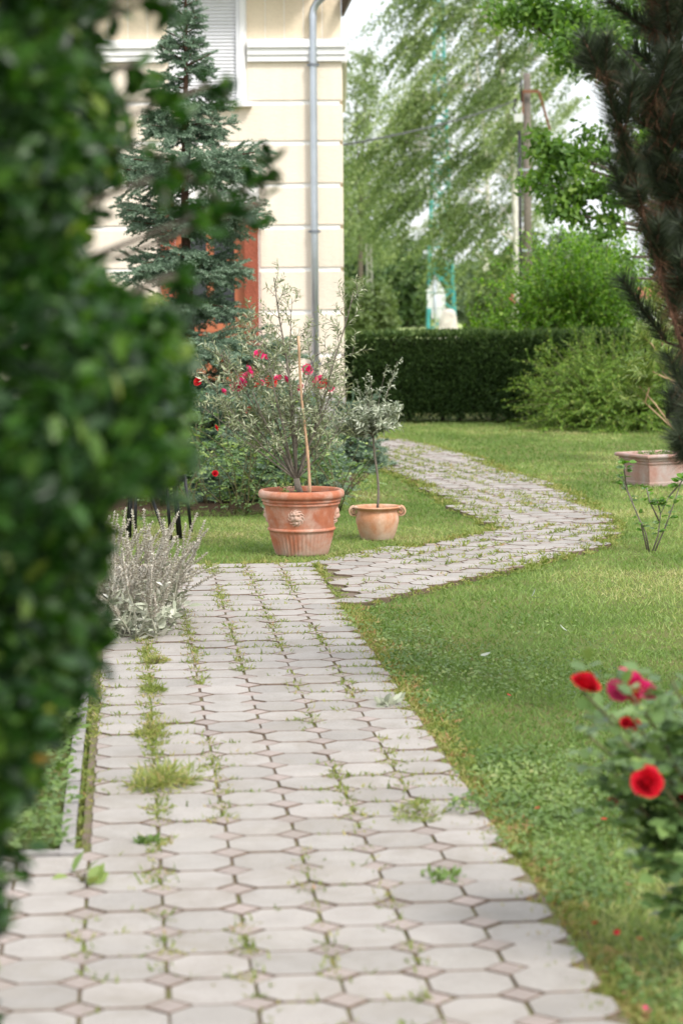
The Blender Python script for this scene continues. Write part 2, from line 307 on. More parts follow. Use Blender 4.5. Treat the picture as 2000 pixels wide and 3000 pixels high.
# path layout: straight run with 20 cm octagons, heading 5.2 degrees left; fork swings right, then back left
HD = math.radians(5.2); GU = np.array((math.cos(HD), math.sin(HD))); GV = np.array((-math.sin(HD), math.cos(HD)))
GO = np.array((.003, 5.18)); PU, PV = .2005, .205
VMAX, VLEFT = 42, 7
def to_uv(x, y):
    dx, dy = x-GO[0], y-GO[1]; return (dx*GU[0]+dy*GU[1])/PU, (dx*GV[0]+dy*GV[1])/PV
BR = [(-.45, 11.4), (-.03, 11.95), (.512, 12.717), (1.058, 13.59), (1.60, 14.718), (1.77, 15.3), (1.86, 16.0), (1.87, 16.694), (1.77, 18.909), (1.439, 21.013),
      (1.161, 23.301), (.7, 25.178), (.15, 26.3), (-.7, 27.2), (-1.2, 26.2), (-.5, 25.2), (.05, 24.1), (.36, 22.475), (.46, 21.1), (.70, 19.426), (.868, 17.455), (1.03, 16.5), (1.09, 15.98), (1.0, 15.6),
      (.754, 15.165), (.314, 14.554), (-.117, 13.879), (-.6, 13.85)]
def in_straight(x, y, g=0.0):
    u, v = to_uv(x, y); return (u > -3-g) & (u < 3+g) & (v > -14) & (v < VMAX+g) | (u > -9) & (u <= -3) & (v > -14) & (v < VLEFT+g)
def on_path(x, y): return in_straight(x, y) | inpoly(x, y, BR)
def octo(cut, p, q, j, h):
    a, b = p/2-j, q/2-j; c = cut*min(p, q)
    ring = lambda e, z: [(-a+c+e*.4, -b+e, z), (a-c-e*.4, -b+e, z), (a-e, -b+c+e*.4, z), (a-e, b-c-e*.4, z), (a-c-e*.4, b-e, z), (-a+c+e*.4, b-e, z), (-a+e, b-c-e*.4, z), (-a+e, -b+c+e*.4, z)]
    V = ring(0, 0)+ring(0, h-.003)+ring(.0016, h); F = [tuple(range(16, 24))]
    for k in range(8):
        n = (k+1) % 8; F += [(k, n, 8+n, 8+k), (8+k, 8+n, 16+n, 16+k)]
    return V, F
def diam(r, q, h):
    V = []
    for e, z in ((0, 0), (0, h-.003), (.002, h)):
        V += [(0, -q+e, z), (r-e, 0, z), (0, q-e, z), (-r+e, 0, z)]
    F = [(8, 9, 10, 11)]
    for k in range(4):
        n = (k+1) % 4; F += [(k, n, 4+n, 4+k), (4+k, 4+n, 8+n, 8+k)]
    return V, F
def mesh_of(name, VF, mat, side=None):
    me = bpy.data.meshes.new(name); me.from_pydata(VF[0], [], VF[1]); me.materials.append(mat)
    if side:
        me.materials.append(side)
        for p in me.polygons: p.material_index = 0 if p.index == 0 else 1
    return me
PH = .034
OCT = octo(.262, PU, PV, .0037, PH); DIA = diam(.0500, .0515, PH)
HDIA = ([(min(0, x), y, z) for x, y, z in DIA[0]], DIA[1])      # half diamond for the path rim
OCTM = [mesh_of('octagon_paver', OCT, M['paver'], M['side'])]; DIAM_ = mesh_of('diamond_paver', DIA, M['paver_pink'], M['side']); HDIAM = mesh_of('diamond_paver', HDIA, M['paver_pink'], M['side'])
RIM = {}
def lay(parent, cells, nodes_, ang, oct_ok=300):
    org = origin(parent); cells.sort(key=lambda c: c[1]); nodes_.sort(key=lambda c: c[1])
    for nm, me, lst, VF, mat in (('octagon_paver', OCTM[0], cells, OCT, M['paver']), ('diamond_paver', DIAM_, nodes_, DIA, M['paver_pink'])):
        far = MB()
        for k, (x, y, a) in enumerate(lst):
            dz = random.gauss(-.004, .0013); rz = a+random.gauss(0, .012); jx, jy = random.gauss(0, .0014), random.gauss(0, .0014)
            tx, ty = random.gauss(0, .0045), random.gauss(0, .0045)
            if k < oct_ok: inst(nm, HDIAM if (x, y) in RIM else me, (x+jx, y+jy, dz), parent, (tx, ty, rz+(PI if RIM.get((x, y)) == -1 else 0)))
            else:
                c, s = math.cos(rz), math.sin(rz)
                far.add([(x+vx*c-vy*s, y+vx*s+vy*c, vz+dz+tx*vy-ty*vx) for vx, vy, vz in VF[0]], VF[1])
        if far.v:
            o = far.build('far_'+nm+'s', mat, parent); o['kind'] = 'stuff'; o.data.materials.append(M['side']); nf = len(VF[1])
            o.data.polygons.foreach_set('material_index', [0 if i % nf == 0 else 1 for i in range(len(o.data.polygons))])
gp = bpy.data.objects.new('garden_path', None); link(gp); tag(gp, 'straight path of grey octagon pavers with pink diamonds between them', kind='structure')
mb = MB(); uvp = lambda u, v, z: (GO[0]+u*PU*GU[0]+v*PV*GV[0], GO[1]+u*PU*GU[1]+v*PV*GV[1], z)
mb.add([uvp(-9, -14, .0235), uvp(3.03, -14, .0235), uvp(3.03, VMAX+.03, .0235), uvp(-3.12, VMAX+.03, .0235), uvp(-3.12, VLEFT+.05, .0235), uvp(-9, VLEFT+.05, .0235)], [(0, 1, 2, 3, 4, 5)])
mb.build('joint_sand', M['joint'], gp)
rim = [(3.0, -14)]+[(3.06+.34*float(vnoise(np.array(v_*.7), np.array(3.0), 56)), v_) for v_ in np.arange(-14, 34, .5)]+[(3.0, 34)]
mb = MB(); mb.add([uvp(u_, v_, .006) for u_, v_ in rim], [tuple(range(len(rim)))]); mb.build('bare_soil', M['rimsoil'], gp)
cells, nds = [], []
for iv in range(-6, VMAX):
    for iu in range(-6, 3):
        if iu < -3 and iv >= VLEFT: continue
        p = uvp(iu+.5, iv+.5, 0)
        if p[1] < 4.2: continue
        cells.append((p[0], p[1], HD))
for iv in range(-6, VMAX+1):
    for iu in range(-6, 4):
        if iu < -3 and iv > VLEFT: continue
        p = uvp(iu, iv, 0)
        if p[1] < 4.2: continue
        if iu == 3:
            if random.random() < .6: continue
            RIM[(p[0], p[1])] = 1
        if iu == -3 and iv > VLEFT: RIM[(p[0], p[1])] = -1
        nds.append((p[0], p[1], HD))
lay(gp, cells, nds, HD, 330)
cp = bpy.data.objects.new('curved_path', None); link(cp); tag(cp, 'curving branch of the paved path overgrown with grass in its joints', kind='structure')
mb = MB(); mb.add([(x, y, .0195) for x, y in BR], [tuple(range(len(BR)))]); mb.build('joint_sand', M['joint'], cp)
cells, nds = [], []
for ang, y0, y1 in ((math.radians(-30), 11, 16.35), (math.radians(12), 16.35, 28)):
    c, s = math.cos(ang), math.sin(ang)
    for i in range(-70, 70):
        for k in range(-70, 70):
            x, y = .9+i*PU*c-k*PV*s, 16.35+i*PU*s+k*PV*c
            for lst, ox, oy in ((cells, 0, 0), (nds, .5, .5)):
                X, Y = x+ox*PU*c-oy*PV*s, y+ox*PU*s+oy*PV*c
                if y0 <= Y < y1 and inpoly(np.array(X), np.array(Y), BR) and not in_straight(np.array(X), np.array(Y), .40): lst.append((X, Y, ang))
lay(cp, cells, nds, 0, 300)
# kerb strips on the left of the straight run
kb = bpy.data.objects.new('kerb', None); link(kb); tag(kb, 'narrow concrete edging strip along the planted side of the path', kind='structure')
for k in range(11):
    a0, b0 = uvp(-3.33, VLEFT+.1+k*2.45, 0), uvp(-3.33, VLEFT+k*2.45+2.5, 0)
    me = MB().box((0, 0, .0), (.042, .485, .07)); c = ((a0[0]+b0[0])/2, (a0[1]+b0[1])/2, 0)
    o = me.build('kerb_stone', M['kerb'], kb); o.location = c; o.rotation_euler = (random.gauss(0, .008), random.gauss(0, .02), HD+random.gauss(0, .006))
for k in range(3):
    c = uvp(-4.3-k*2.5, VLEFT+.3, 0); o = MB().box((0, 0, .0), (.485, .042, .07)).build('kerb_stone', M['kerb'], kb); o.location = (c[0], c[1], 0); o.rotation_euler = (0, random.gauss(0, .01), HD)

# ------------------------------------------------------------------ grass, clover, weeds (stuff)
def edge_dist_mask(x, y):                # true where lawn may grow: off the path, creeping over its rim
    e = .075*(vnoise(x*9, y*9, 3)-.35)+.16*(vnoise(x*2.3, y*2.3, 4)-.62)
    u_, v_ = to_uv(x, y); gap = (u_ > 3) & (u_ < 3.02+.42*vnoise(x*4, y*3, 55)) & (v_ < 33)
    return ~(gap | in_straight(x, y, -.15) & ~in_straight(x, y, 99) | in_straight(x+e, y+e*.5) | inpoly(x+e, y-e, BR))
def scatter(n, y0, y1, side=.17, pad=.7):
    y = np.sqrt(rng.random(n)*((y1+3)**2-(y0+3)**2)+(y0+3)**2)-3; x = (rng.random(n)*2-1)*(side*y+pad); return x, y
POTS = [(-.249, 14.52, .17), (.236, 15.36, .11)]
def lawn(n, y0, y1, L, W, tm):
    x, y = scatter(n, y0, y1); k = edge_dist_mask(x, y) & ~((x < -.02) & (x > -9) & (y > 29.0))
    u, v = to_uv(x, y); k &= ~((u < -3) & (v < 36))
    k &= ~((x < -.55) & (y > 17.4)) & ~((x < .1) & (y > 18.4) & (x < .5-(y-18.4)*.2))
    for px, py, pr in POTS: k &= (x-px)**2+(y-py)**2 > pr*pr
    x, y = x[k], y[k]; n = len(x)
    dry = .65*vnoise(x*1.1+9, y*.7, 5)+.35*vnoise(x*4, y*3, 6); lush = vnoise(x*.8, y*.5+40, 8)
    ax = np.stack((rng.normal(0, .8, n), rng.normal(0, .8, n), np.ones(n)), 1); hgt = L*(.55+.8*rng.random(n))*(.75+.6*lush)
    r = np.clip(.17+.70*np.clip(dry*2.0-.58, 0, 1)+rng.normal(0, .15, n)-.12*lush, 0, 1)
    return leaves('grass', np.stack((x, y, np.zeros(n)), 1), ax, np.stack((rng.normal(size=n), rng.normal(size=n)-.6, np.full(n, .3)), 1), hgt, W, tm, M['blade'], None, r)
for i, a in enumerate(((95000, 4.8, 10.5, .030, .0040, 'blade'), (120000, 10.5, 18, .030, .0056, 'tri'), (90000, 18, 29.5, .032, .010, 'tri'))):
    o = lawn(*a); tag(o, ['short patchy lawn grass beside the near end of the path', 'mown grass round the two pots and the fork', 'far lawn running up to the clipped hedge'][i], 'grass', kind='stuff')
def clover(x, y, size, label, mat='clover', zmax=.03, name='ground_cover'):
    n = len(x); ax = np.stack((rng.normal(size=n), rng.normal(size=n), np.abs(rng.normal(0, .5, n))), 1)
    nr = np.stack((rng.normal(0, .5, n), rng.normal(-.25, .5, n), np.ones(n)), 1); z = .006+zmax*rng.random(n)+np.where(on_path(x, y), .03, 0)
    o = leaves(name, np.stack((x, y, z), 1), ax, nr, size*(.4+1.0*rng.random(n)), size*.62, 'quad', M[mat], rnd=np.clip(.75*vnoise(x*6, y*4, 91)+.4*rng.random(n)-.1, 0, 1))
    return tag(o, label, 'weeds', kind='stuff')
n = 56000; u = 2.45+6.5*rng.random(n)**1.7; v = rng.uniform(-2, 33, n); x = GO[0]+u*PU*GU[0]+v*PV*GV[0]; y = GO[1]+u*PU*GU[1]+v*PV*GV[1]
cl = vnoise(x*3.2, y*1.9, 21); creep = 3.22-.85*np.clip(vnoise(x*0+3, v*.55, 22)*1.9-.75, 0, 1)
k = (u > creep) & (rng.random(n) < np.clip(cl*2.6-.72, 0, 1)*np.clip(1.4-v/24, .1, 1)*np.clip(1.5-(u-3)*.24, .05, 1))
clover(x[k], y[k], .021, 'low clover and broad weeds spreading along the lawn edge', zmax=.035)
n = 42000; u = -3.28-6*rng.random(n); v = rng.uniform(VLEFT+.2, 40, n); x = GO[0]+u*PU*GU[0]+v*PV*GV[0]; y = GO[1]+u*PU*GU[1]+v*PV*GV[1]
k = rng.random(n) < (.3+.7*vnoise(x*5, y*3, 33))*np.clip((-3.2-u)*3, .0, 1)
clover(x[k], y[k], .034, 'lush low weeds in the bed behind the kerb', zmax=.12)
# weeds rooted in the paving joints
pts = []
for k in range(5200):
    if random.random() < .62: u, v = random.choice((-3, -2, -2, -1, -1, 0, 0, 1, 2, 3))+random.gauss(0, .05), random.uniform(-1, VMAX)
    else: u, v = random.uniform(-3, 3), round(random.uniform(-1, VMAX))+random.gauss(0, .04)
    if vnoise(np.array(u*1.3+7), np.array(v*.42), 17) < .57-(.12 if v > 16 else 0) - (.05 if u < -1.5 else 0): continue
    if v < 9 and random.random() < .55: continue
    pts.append(uvp(u, v, .02))
for i, (px, py) in enumerate([(x, y) for x, y, a in nds] + [(x+.1*math.cos(a), y+.1*math.sin(a)) for x, y, a in cells] + [(x, y-.1) for x, y, a in cells]):
    if vnoise(np.array(px*1.7), np.array(py*1.1), 44) > .38 and random.random() < .8: pts += [(px+random.gauss(0, .012), py+random.gauss(0, .012), .02)]*2
for k in range(420):                     # the mossiest joint, second from the left rim
    v = random.uniform(5, 34); f = float(vnoise(np.array(v*.9), np.array(2.0), 58))
    if random.random() < f*1.3-.2: pts += [uvp(-2+random.gauss(0, .10), v, .022)]*2
edge0 = len(pts)
for k in range(3600):                    # dry weeds creeping in from the right rim
    v = random.uniform(-1, 33); cl_ = float(vnoise(np.array(v*.8), np.array(9.0), 57)); u = 3.12+random.gauss(0, .22)-.3*cl_*(random.random() < .5)
    if random.random() < .25+.75*cl_: pts.append(uvp(u, v, .012))
edge1 = len(pts)
for k in range(70): pts.append(uvp(3.08+random.gauss(0, .09), random.uniform(32, VMAX), .018))
for k in range(260): pts.append(uvp(-3.16+random.gauss(0, .05), random.uniform(VLEFT, VMAX), .015))
for (xa, ya), (xb, yb) in zip(BR[1:], BR[2:]+BR[:1]):
    L_ = math.hypot(xb-xa, yb-ya)
    for k in range(int(L_*95)):
        f = random.random(); px_, py_ = xa+(xb-xa)*f+random.gauss(0, .05), ya+(yb-ya)*f+random.gauss(0, .05)
        if not in_straight(np.array(px_), np.array(py_), .1): pts.append((px_, py_, .012))
pts = np.array(pts); rep = rng.integers(3, 15, len(pts)); q = np.repeat(pts, rep, 0); n = len(q); spread = np.repeat(rng.random(len(pts)), rep)
q = q+rng.normal(0, 1, (n, 3))*np.stack((.008+.014*spread, .006+.010*spread, spread*0), 1)
tag(leaves('joint_weeds', q, np.stack((rng.normal(0, 1, n), rng.normal(0, 1, n), .2+np.abs(rng.normal(0, .55, n))), 1), rdir(n)+np.array((0, -.4, .8)), (.012+.026*rng.random(n))*np.where(q[:, 1] > 13.5, 1.5, 1), np.where(q[:, 1] > 13.5, .009, .0062), 'quad', M['weed'],
    rnd=np.clip(np.repeat(np.where((np.arange(len(pts)) >= edge0) & (np.arange(len(pts)) < edge1), (.15+.85*rng.random(len(pts))), rng.random(len(pts))*.8), rep)+rng.normal(0, .12, n), 0, 1)), 'small weeds and moss rooted in the joints of the paving', 'weeds', kind='stuff')
def weed(xd, yd, r, h, n, label, mat='weed', lw=.2, ln=.05, rn=(0, .75), tm='quad'):
    g = gnd(xd, yd, .025); t = thing('weed_tuft', label, 'weed', g, 'weed tufts growing out of the paving')
    a = rng.random(n)*2*PI; rr = r*np.sqrt(rng.random(n)); nc = 5; cc = np.stack((rng.normal(0, .35*r, nc), rng.normal(0, .9*r, nc), np.zeros(nc)), 1); ci = rng.integers(0, nc, n); hs = (.35+.65*rng.random(nc))[ci]
    st = g+cc[ci]+np.stack((np.cos(a)*rr*.4, np.sin(a)*rr*.4, np.zeros(n)), 1)
    up = np.stack((np.cos(a)*rr/r*.9, np.sin(a)*rr/r*.9, .15+hs*h/r*(.3+.7*rng.random(n))), 1)
    pos = st+unit(up)*(rng.random(n)*h*.8*hs)[:, None]
    leaves('foliage', pos, up+rdir(n)*.7, rdir(n)+np.array((0, -.5, .7)), ln*(.5+.8*rng.random(n)), ln*lw, tm, M[mat], t, rnd=rn[0]+(rn[1]-rn[0])*rng.random(n))
    mb = MB()
    for k in range(9):
        b = random.uniform(0, 2*PI); mb.tube([g, g+np.array((math.cos(b)*r*.5, math.sin(b)*r*.5, h*.7))], [.0022, .001], 4)
    mb.build('stems', M['stem'], t, label=None)
weed(375, 1800, .10, .10, 700, 'largest fluffy yellow-green weed clump on the left part of the path', ln=.042, lw=.11, rn=(.1, .9), tm='blade')
weed(352, 1588, .065, .045, 420, 'rounded green weed cushion on the path just below the grey woolly plant', ln=.022, rn=(0, .5))
weed(347, 1683, .06, .05, 380, 'brownish green weed cushion midway along the left of the path', ln=.024, rn=(.2, .9))
weed(357, 1528, .05, .05, 240, 'straggly olive weed at the foot of the grey woolly plant', ln=.028, rn=(.3, .9))
weed(945, 1872, .075, .03, 300, 'flat spreading weed between pavers near the right edge of the path', ln=.026)
weed(1008, 2008, .065, .018, 75, 'bright green weed sprawling over two pavers at the right', 'clover', .5, .03, (.2, .7))
weed(893, 1618, .045, .025, 30, 'pale grey-green leafy rosette at the right rim of the path', 'stachys', .38, .055, (0, .35), 'oval')
weed(190, 2030, .04, .05, 11, 'young light green broad-leaved weed at the kerb corner', 'clover', .6, .055, (.5, .9), 'oval')
weed(345, 1937, .035, .02, 60, 'small dark green round-leaved weed on the left of the path', 'clover', .6, .028, (0, .5))

# ------------------------------------------------------------------ house
HY = 29.0; HX = .04
h = thing('house', 'cream plastered house with rusticated courses and grey downpipe', 'house', (HX-4, HY, 0))
wall = MB()
# wall core behind the courses, left open at the doorway
DX0, DX1, DZ1 = -2.2, -1.0, 2.74
WX0, WX1, WZ0 = -2.06, -1.14, 3.93
for x0, x1, z0, z1 in ((-8, DX0, 0, 6.5), (DX1, HX-.03, 0, 6.5), (DX0, DX1, DZ1, WZ0), (DX0, WX0, WZ0, 6.5), (WX1, DX1, WZ0, 6.5), (WX0, WX1, 5.6, 6.5)):
    wall.box(((x0+x1)/2, HY+.166, (z0+z1)/2), (x1-x0, .3, z1-z0))
wall.box((HX-.17, HY+4.4, 3.25), (.28, 8.1, 6.5)); wall.build('wall', M['groove'], h)
zs = [.30, .83, 1.36, 1.885, 2.405, 2.915, 3.43, 3.92, 4.43]
def slab(x0, x1, z0, z1, mat, name, y=HY, t=.03, e=.005):
    mb = MB(); V = []
    for yy, ee in ((y+t, 0), (y+e, 0), (y, e)):
        V += [(x0+ee, yy, z0+ee), (x1-ee, yy, z0+ee), (x1-ee, yy, z1-ee), (x0+ee, yy, z1-ee)]
    F = [(8, 9, 10, 11)]
    for r in (0, 4):
        for k in range(4): n = (k+1) % 4; F.append((r+k, r+n, r+4+n, r+4+k))
    mb.add(V, F); return mb.build(name, mat, h)
for k in range(len(zs)-1):
    z0, z1 = zs[k]+.052, zs[k+1]
    if k == len(zs)-2: z1 += .005
    segs = [(-8, HX)]
    if z0 < DZ1: segs = [(-8, DX0-.02), (DX1+.02, HX)]
    if z1 > WZ0+.03: segs = [(-8, WX0-.02), (WX1+.02, HX)]
    for x0, x1 in segs: slab(x0, x1, z0, z1, M['plaster'], 'plaster_course')
for k in range(len(zs)-1):               # return of the courses on the side wall
    mb = MB().box((HX-.01, HY+4.1, (zs[k]+zs[k+1]+.052)/2), (.04, 8.0, zs[k+1]-zs[k]-.052)); mb.build('side_course', M['plaster'], h)
slab(-8, HX+.02, 0.0, .33, M['concrete'], 'plinth', HY-.02, .06)
for x0, x1 in ((-8, WX0-.03), (WX1+.03, HX+.05)):
    mb = MB()
    for z0, z1, d in ((4.437, 4.515, .035), (4.515, 4.60, .055), (4.60, 4.70, .085)): mb.box(((x0+x1)/2, HY-d/2+.02, (z0+z1)/2), (x1-x0, d+.08, z1-z0-.004))
    mb.build('cornice', M['white'], h)
mb = MB().box((HX+.0, HY+4.2, 4.57), (.14, 8.0, .25)); mb.build('side_cornice', M['white'], h)
xs = [HX-.005-.232*k for k in range(6)]
for k in range(5):
    if xs[k+1] > WX1-.02: slab(xs[k+1]+.008, xs[k], 4.72, 6.4, M['plaster_up'], 'plaster_panel', HY+.01, .04)
    else: slab(max(xs[k+1]+.008, WX1+.03), xs[k], 4.72, 6.4, M['plaster_up'], 'plaster_panel', HY+.01, .04)
for k in range(8): slab(WX0-.03-.24*(k+1)+.008, WX0-.03-.24*k, 4.72, 6.4, M['plaster_up'], 'plaster_panel', HY+.01, .04)
# window with roller shutter
mb = MB()
mb.box((WX0+.03, HY+.02, 4.8), (.06, .12, 1.66)); mb.box((WX1-.03, HY+.02, 4.8), (.06, .12, 1.66)); mb.box(((WX0+WX1)/2, HY+.02, WZ0+.02), (WX1-WX0-.12, .12, .04))
win = mb.build('window_shutter', M['white'], h)
mb = MB(); mb.box((WX1-.085, HY-.005, 4.8), (.045, .07, 1.62)); mb.box((WX0+.085, HY-.005, 4.8), (.045, .07, 1.62)); mb.build('guide_rail', M['shutter'], win)
V = []; w = WX1-WX0-.22
for t in range(7):
    a = PI*t/6; V += [(-w/2, -.011*math.sin(a), .041*t/6), (w/2, -.011*math.sin(a), .041*t/6)]
slat = mesh_of('slat', (V, [(2*t, 2*t+1, 2*t+3, 2*t+2) for t in range(6)]), M['shutter'])
for k in range(36): inst('slat', slat, ((WX0+WX1)/2, HY+.012, WZ0+.042+k*.0435), win)
MB().box(((WX0+WX1)/2, HY+.06, 4.8), (w, .02, 1.64)).build('backing', M['blackplastic'], win)
mb = MB(); mb.box(((WX0+WX1)/2, HY-.06, WZ0-.022), (WX1-WX0+.16, .16, .028)); mb.build('window_sill', M['white'], h)
# front door in a terracotta surround
dr = MB()
for x in (DX0+.085, DX1-.085): dr.box((x, HY-.01, DZ1/2+.14), (.17, .12, DZ1-.30))
sur = dr.build('door_surround', M['brickred'], h)
dl = MB()
for x in (DX0+.235, DX1-.235): dl.box((x, HY+.10, 1.45), (.13, .06, 2.3))
for z, t in ((.38, .16), (1.98, .11), (1.2, .1), (2.63, .1)): dl.box(((DX0+DX1)/2, HY+.102, z), (.60, .056, t))
for x in (-1.6,): dl.box((x, HY+.104, 1.45), (.09, .05, 2.2))
door = dl.build('door', M['doorwood'], h)
MB().box((-1.6, HY+.125, 1.5), (.74, .012, 2.2)).build('pane', M['darkglass'], door)
MB().box((-1.6, HY+.113, .8), (.62, .02, .66)).build('lower_panel', M['doorwood'], door)
MB().tube([(-1.33, HY+.05, 1.05), (-1.33, HY+.02, 1.05), (-1.42, HY+.02, 1.05)], .011, 8).build('handle', M['zinc'], door)
tr = MB()
for x, r in ((-2.0, .12), (-1.62, -.1), (-1.31, .14), (-1.12, 0)): tr.box((x, HY-.03, 2.56), (.055, .05, .36), m=Matrix.Rotation(r, 3, 'Y'))
tr.box((-1.6, HY-.035, 2.745), (1.16, .06, .05)); tr.build('transom_bars', M['white'], h)
MB().box((-1.6, HY-.3, .14), (1.5, .6, .28)).build('door_step', M['concrete'], h)
# downpipe
px = -.307
pp = [(px, HY-.085, .05), (px, HY-.085, 2.43), (px, HY-.085, 5.0), (px+.01, HY-.085, 5.06), (px+.05, HY-.1, 5.13), (px+.2, HY-.2, 5.26), (px+.3, HY-.28, 5.34)]
dp = MB().tube(pp, .047, 16).build('downpipe', M['zinc'], h, True)
for z in (.75, 2.37, 4.39):
    b_ = MB().lathe([(.047, -.018), (.060, -.016), (.060, .016), (.047, .018)], (px, HY-.085, z), 16); b_.box((px, HY-.02, z), (.02, .06, .014)); b_.box((px+.06, HY-.085, z), (.03, .012, .02)); b_.box((px-.06, HY-.085, z), (.03, .012, .02)); b_.build('bracket', M['zincdark'], dp)
for z in (2.58, 4.96): MB().lathe([(.0475, -.03), (.050, -.028), (.050, .028), (.0475, .03)], (px, HY-.085, z), 16).build('sleeve', M['zinc'], dp)
rf = MB(); rf.add([(-8.3, HY-.1, 6.5), (HX+.0, HY-.1, 6.5), (HX, HY+8.6, 6.5), (-8.3, HY+8.6, 6.5), (-4, HY+4, 8), (-4, HY+5, 8)],
    [(0, 3, 2, 1), (0, 1, 4), (1, 2, 5, 4), (2, 3, 5), (3, 0, 4, 5)])
rf.add([(-8.3, HY-.55, 5.5), (HX-.3, HY-.55, 5.5), (HX-.3, HY-.0, 5.30), (-8.3, HY-.0, 5.30), (-8.3, HY-.55, 5.62), (HX-.3, HY-.55, 5.62), (HX-.3, HY-.0, 5.62), (-8.3, HY-.0, 5.62)], [(0, 3, 2, 1), (4, 5, 6, 7), (0, 1, 5, 4), (1, 2, 6, 5), (2, 3, 7, 6), (3, 0, 4, 7)])
# sloping soffit at the corner
rf.add([(HX, HY-.5, 5.24), (HX+.15, HY-.5, 5.24), (HX+.15, HY+.25, 5.24), (HX, HY+.25, 5.24), (HX, HY-.2, 5.0), (HX+.03, HY-.2, 5.0), (HX+.03, HY+.2, 5.0), (HX, HY+.2, 5.0)], [(0, 1, 2, 3), (4, 7, 6, 5), (0, 4, 5, 1), (1, 5, 6, 2), (2, 6, 7, 3), (3, 7, 4, 0)])
rf.build('roof', M['roofbrown'], h)

# ------------------------------------------------------------------ pots
def soil(parent, c, r, z):
    mb = MB(); seg = 28; V = [(c[0], c[1], z+.012)]
    for ring in (.35, .7, 1.0):
        for k in range(seg): t = 2*PI*k/seg; V.append((c[0]+r*ring*math.cos(t), c[1]+r*ring*math.sin(t), z+random.gauss(.004, .004)*(ring < 1)))
    F = [(0, 1+k, 1+(k+1) % seg) for k in range(seg)]
    for rg in range(2):
        for k in range(seg): F.append((1+rg*seg+k, 1+(rg+1)*seg+k, 1+(rg+1)*seg+(k+1) % seg, 1+rg*seg+(k+1) % seg))
    mb.add(V, F); return mb.build('soil', M['soil'], parent, True)
BP = np.array((-.249, 14.52, 0.0))
bp = thing('terracotta_pot', 'large terracotta pot with fluted base and moulded face, holding an olive bush', 'pot', BP)
def flute(r, z, t):
    if .006 < z < .150:
        a = math.sin(math.pi*min(1, max(0, (z-.006)/.144)))**.35; return r+a*.0035*(abs(math.cos(t*23))*2-1)
    return r
prof = [(.0, .004), (.150, .004), (.158, 0), (.164, .006)]+[(.164+.037*k/12, .006+.144*k/12) for k in range(1, 13)]+[
    (.203, .152), (.211, .156), (.213, .163), (.209, .171), (.204, .174), (.2045, .176)]+[(.2045+.0255*k/6, .176+.134*k/6) for k in range(1, 7)]+[
    (.232, .313), (.240, .318), (.2405, .327), (.235, .331), (.236, .334), (.247, .338), (.2485, .347), (.243, .352), (.246, .355), (.259, .359), (.2665, .368), (.2685, .381), (.2665, .394), (.259, .404), (.250, .408), (.241, .406), (.235, .398), (.232, .37)]
MB().lathe(prof, BP, 184, flute).build('body', M['terra'], bp, True)
soil(bp, BP, .234, .374)
def relief(parent, c, th0, z0, rad, mat, size=.066):
    mb = MB(); n = 40; V = []; F = []
    def gs(u, v, cu, cv, su, sv): return math.exp(-((u-cu)/su)**2-((v-cv)/sv)**2)
    for j in range(n+1):
        for i in range(n+1):
            u, v = i/n*2-1, j/n*2-1; rr = math.hypot(u, v); an = math.atan2(v, u)
            hgt = 0.0
            env = max(0, 1-max(0, (rr-.72)/.24)); mane = (.45+.35*math.cos(an*11+3*math.sin(rr*9)))*max(0, 1-abs(rr-.68)/.34)
            face = .75*max(0, 1-(u/.52)**2-(v/.66)**2)**.5 if (u/.52)**2+(v/.66)**2 < 1 else 0
            hgt = face+mane*.55+.55*gs(u, v, 0, -.02, .12, .26)+.22*gs(u, v, 0, .34, .4, .09)-.42*gs(u, v, -.21, .17, .12, .085)-.42*gs(u, v, .21, .17, .12, .085)
            hgt += .18*gs(u, v, -.26, -.14, .15, .14)+.18*gs(u, v, .26, -.14, .15, .14)-.38*gs(u, v, 0, -.36, .25, .05)+.14*gs(u, v, 0, -.45, .2, .07)+.2*gs(u, v, 0, -.62, .26, .12)
            hh = hgt*env*.021-.004*(rr > .9)
            z = z0+v*size; r = rad(z)-.003+hh; t = th0+u*size/rad(z)
            V.append((c[0]+r*math.cos(t), c[1]+r*math.sin(t), c[2]+z))
    for j in range(n):
        for i in range(n): a = j*(n+1)+i; F.append((a, a+1, a+n+2, a+n+1))
    mb.add(V, F); return mb.build('relief_mask', mat, parent, True)
M['terrapale'] = terracotta('bleached_relief_terracotta', (.46, .24, .165), (.52, .33, .25), (.56, .44, .37))
bodyr = lambda z: .2045+.0255*(z-.176)/.134
for k in range(4): relief(bp, BP, -PI/2-.14+k*PI/2, .246, bodyr, M['terrapale'])
SP = np.array((.236, 15.36, 0.0))
sp = thing('terracotta_pot', 'small round terracotta pot with scroll handles under the olive standard', 'pot', SP)
prof = [(0, .003), (.096, .003), (.103, 0), (.107, .008), (.119, .04), (.131, .08), (.140, .115), (.1425, .14), (.139, .163), (.133, .18), (.130, .188), (.131, .195), (.139, .203), (.152, .209), (.158, .214), (.158, .219), (.152, .223), (.141, .221), (.130, .212), (.126, .19)]
def lump(r, z, t): return r*(1+.006*math.sin(2*t+1)+.004*math.sin(3*t+9*z))
MB().lathe(prof, SP, 96, lump).build('body', M['terra2'], sp, True); soil(sp, SP, .128, .195)
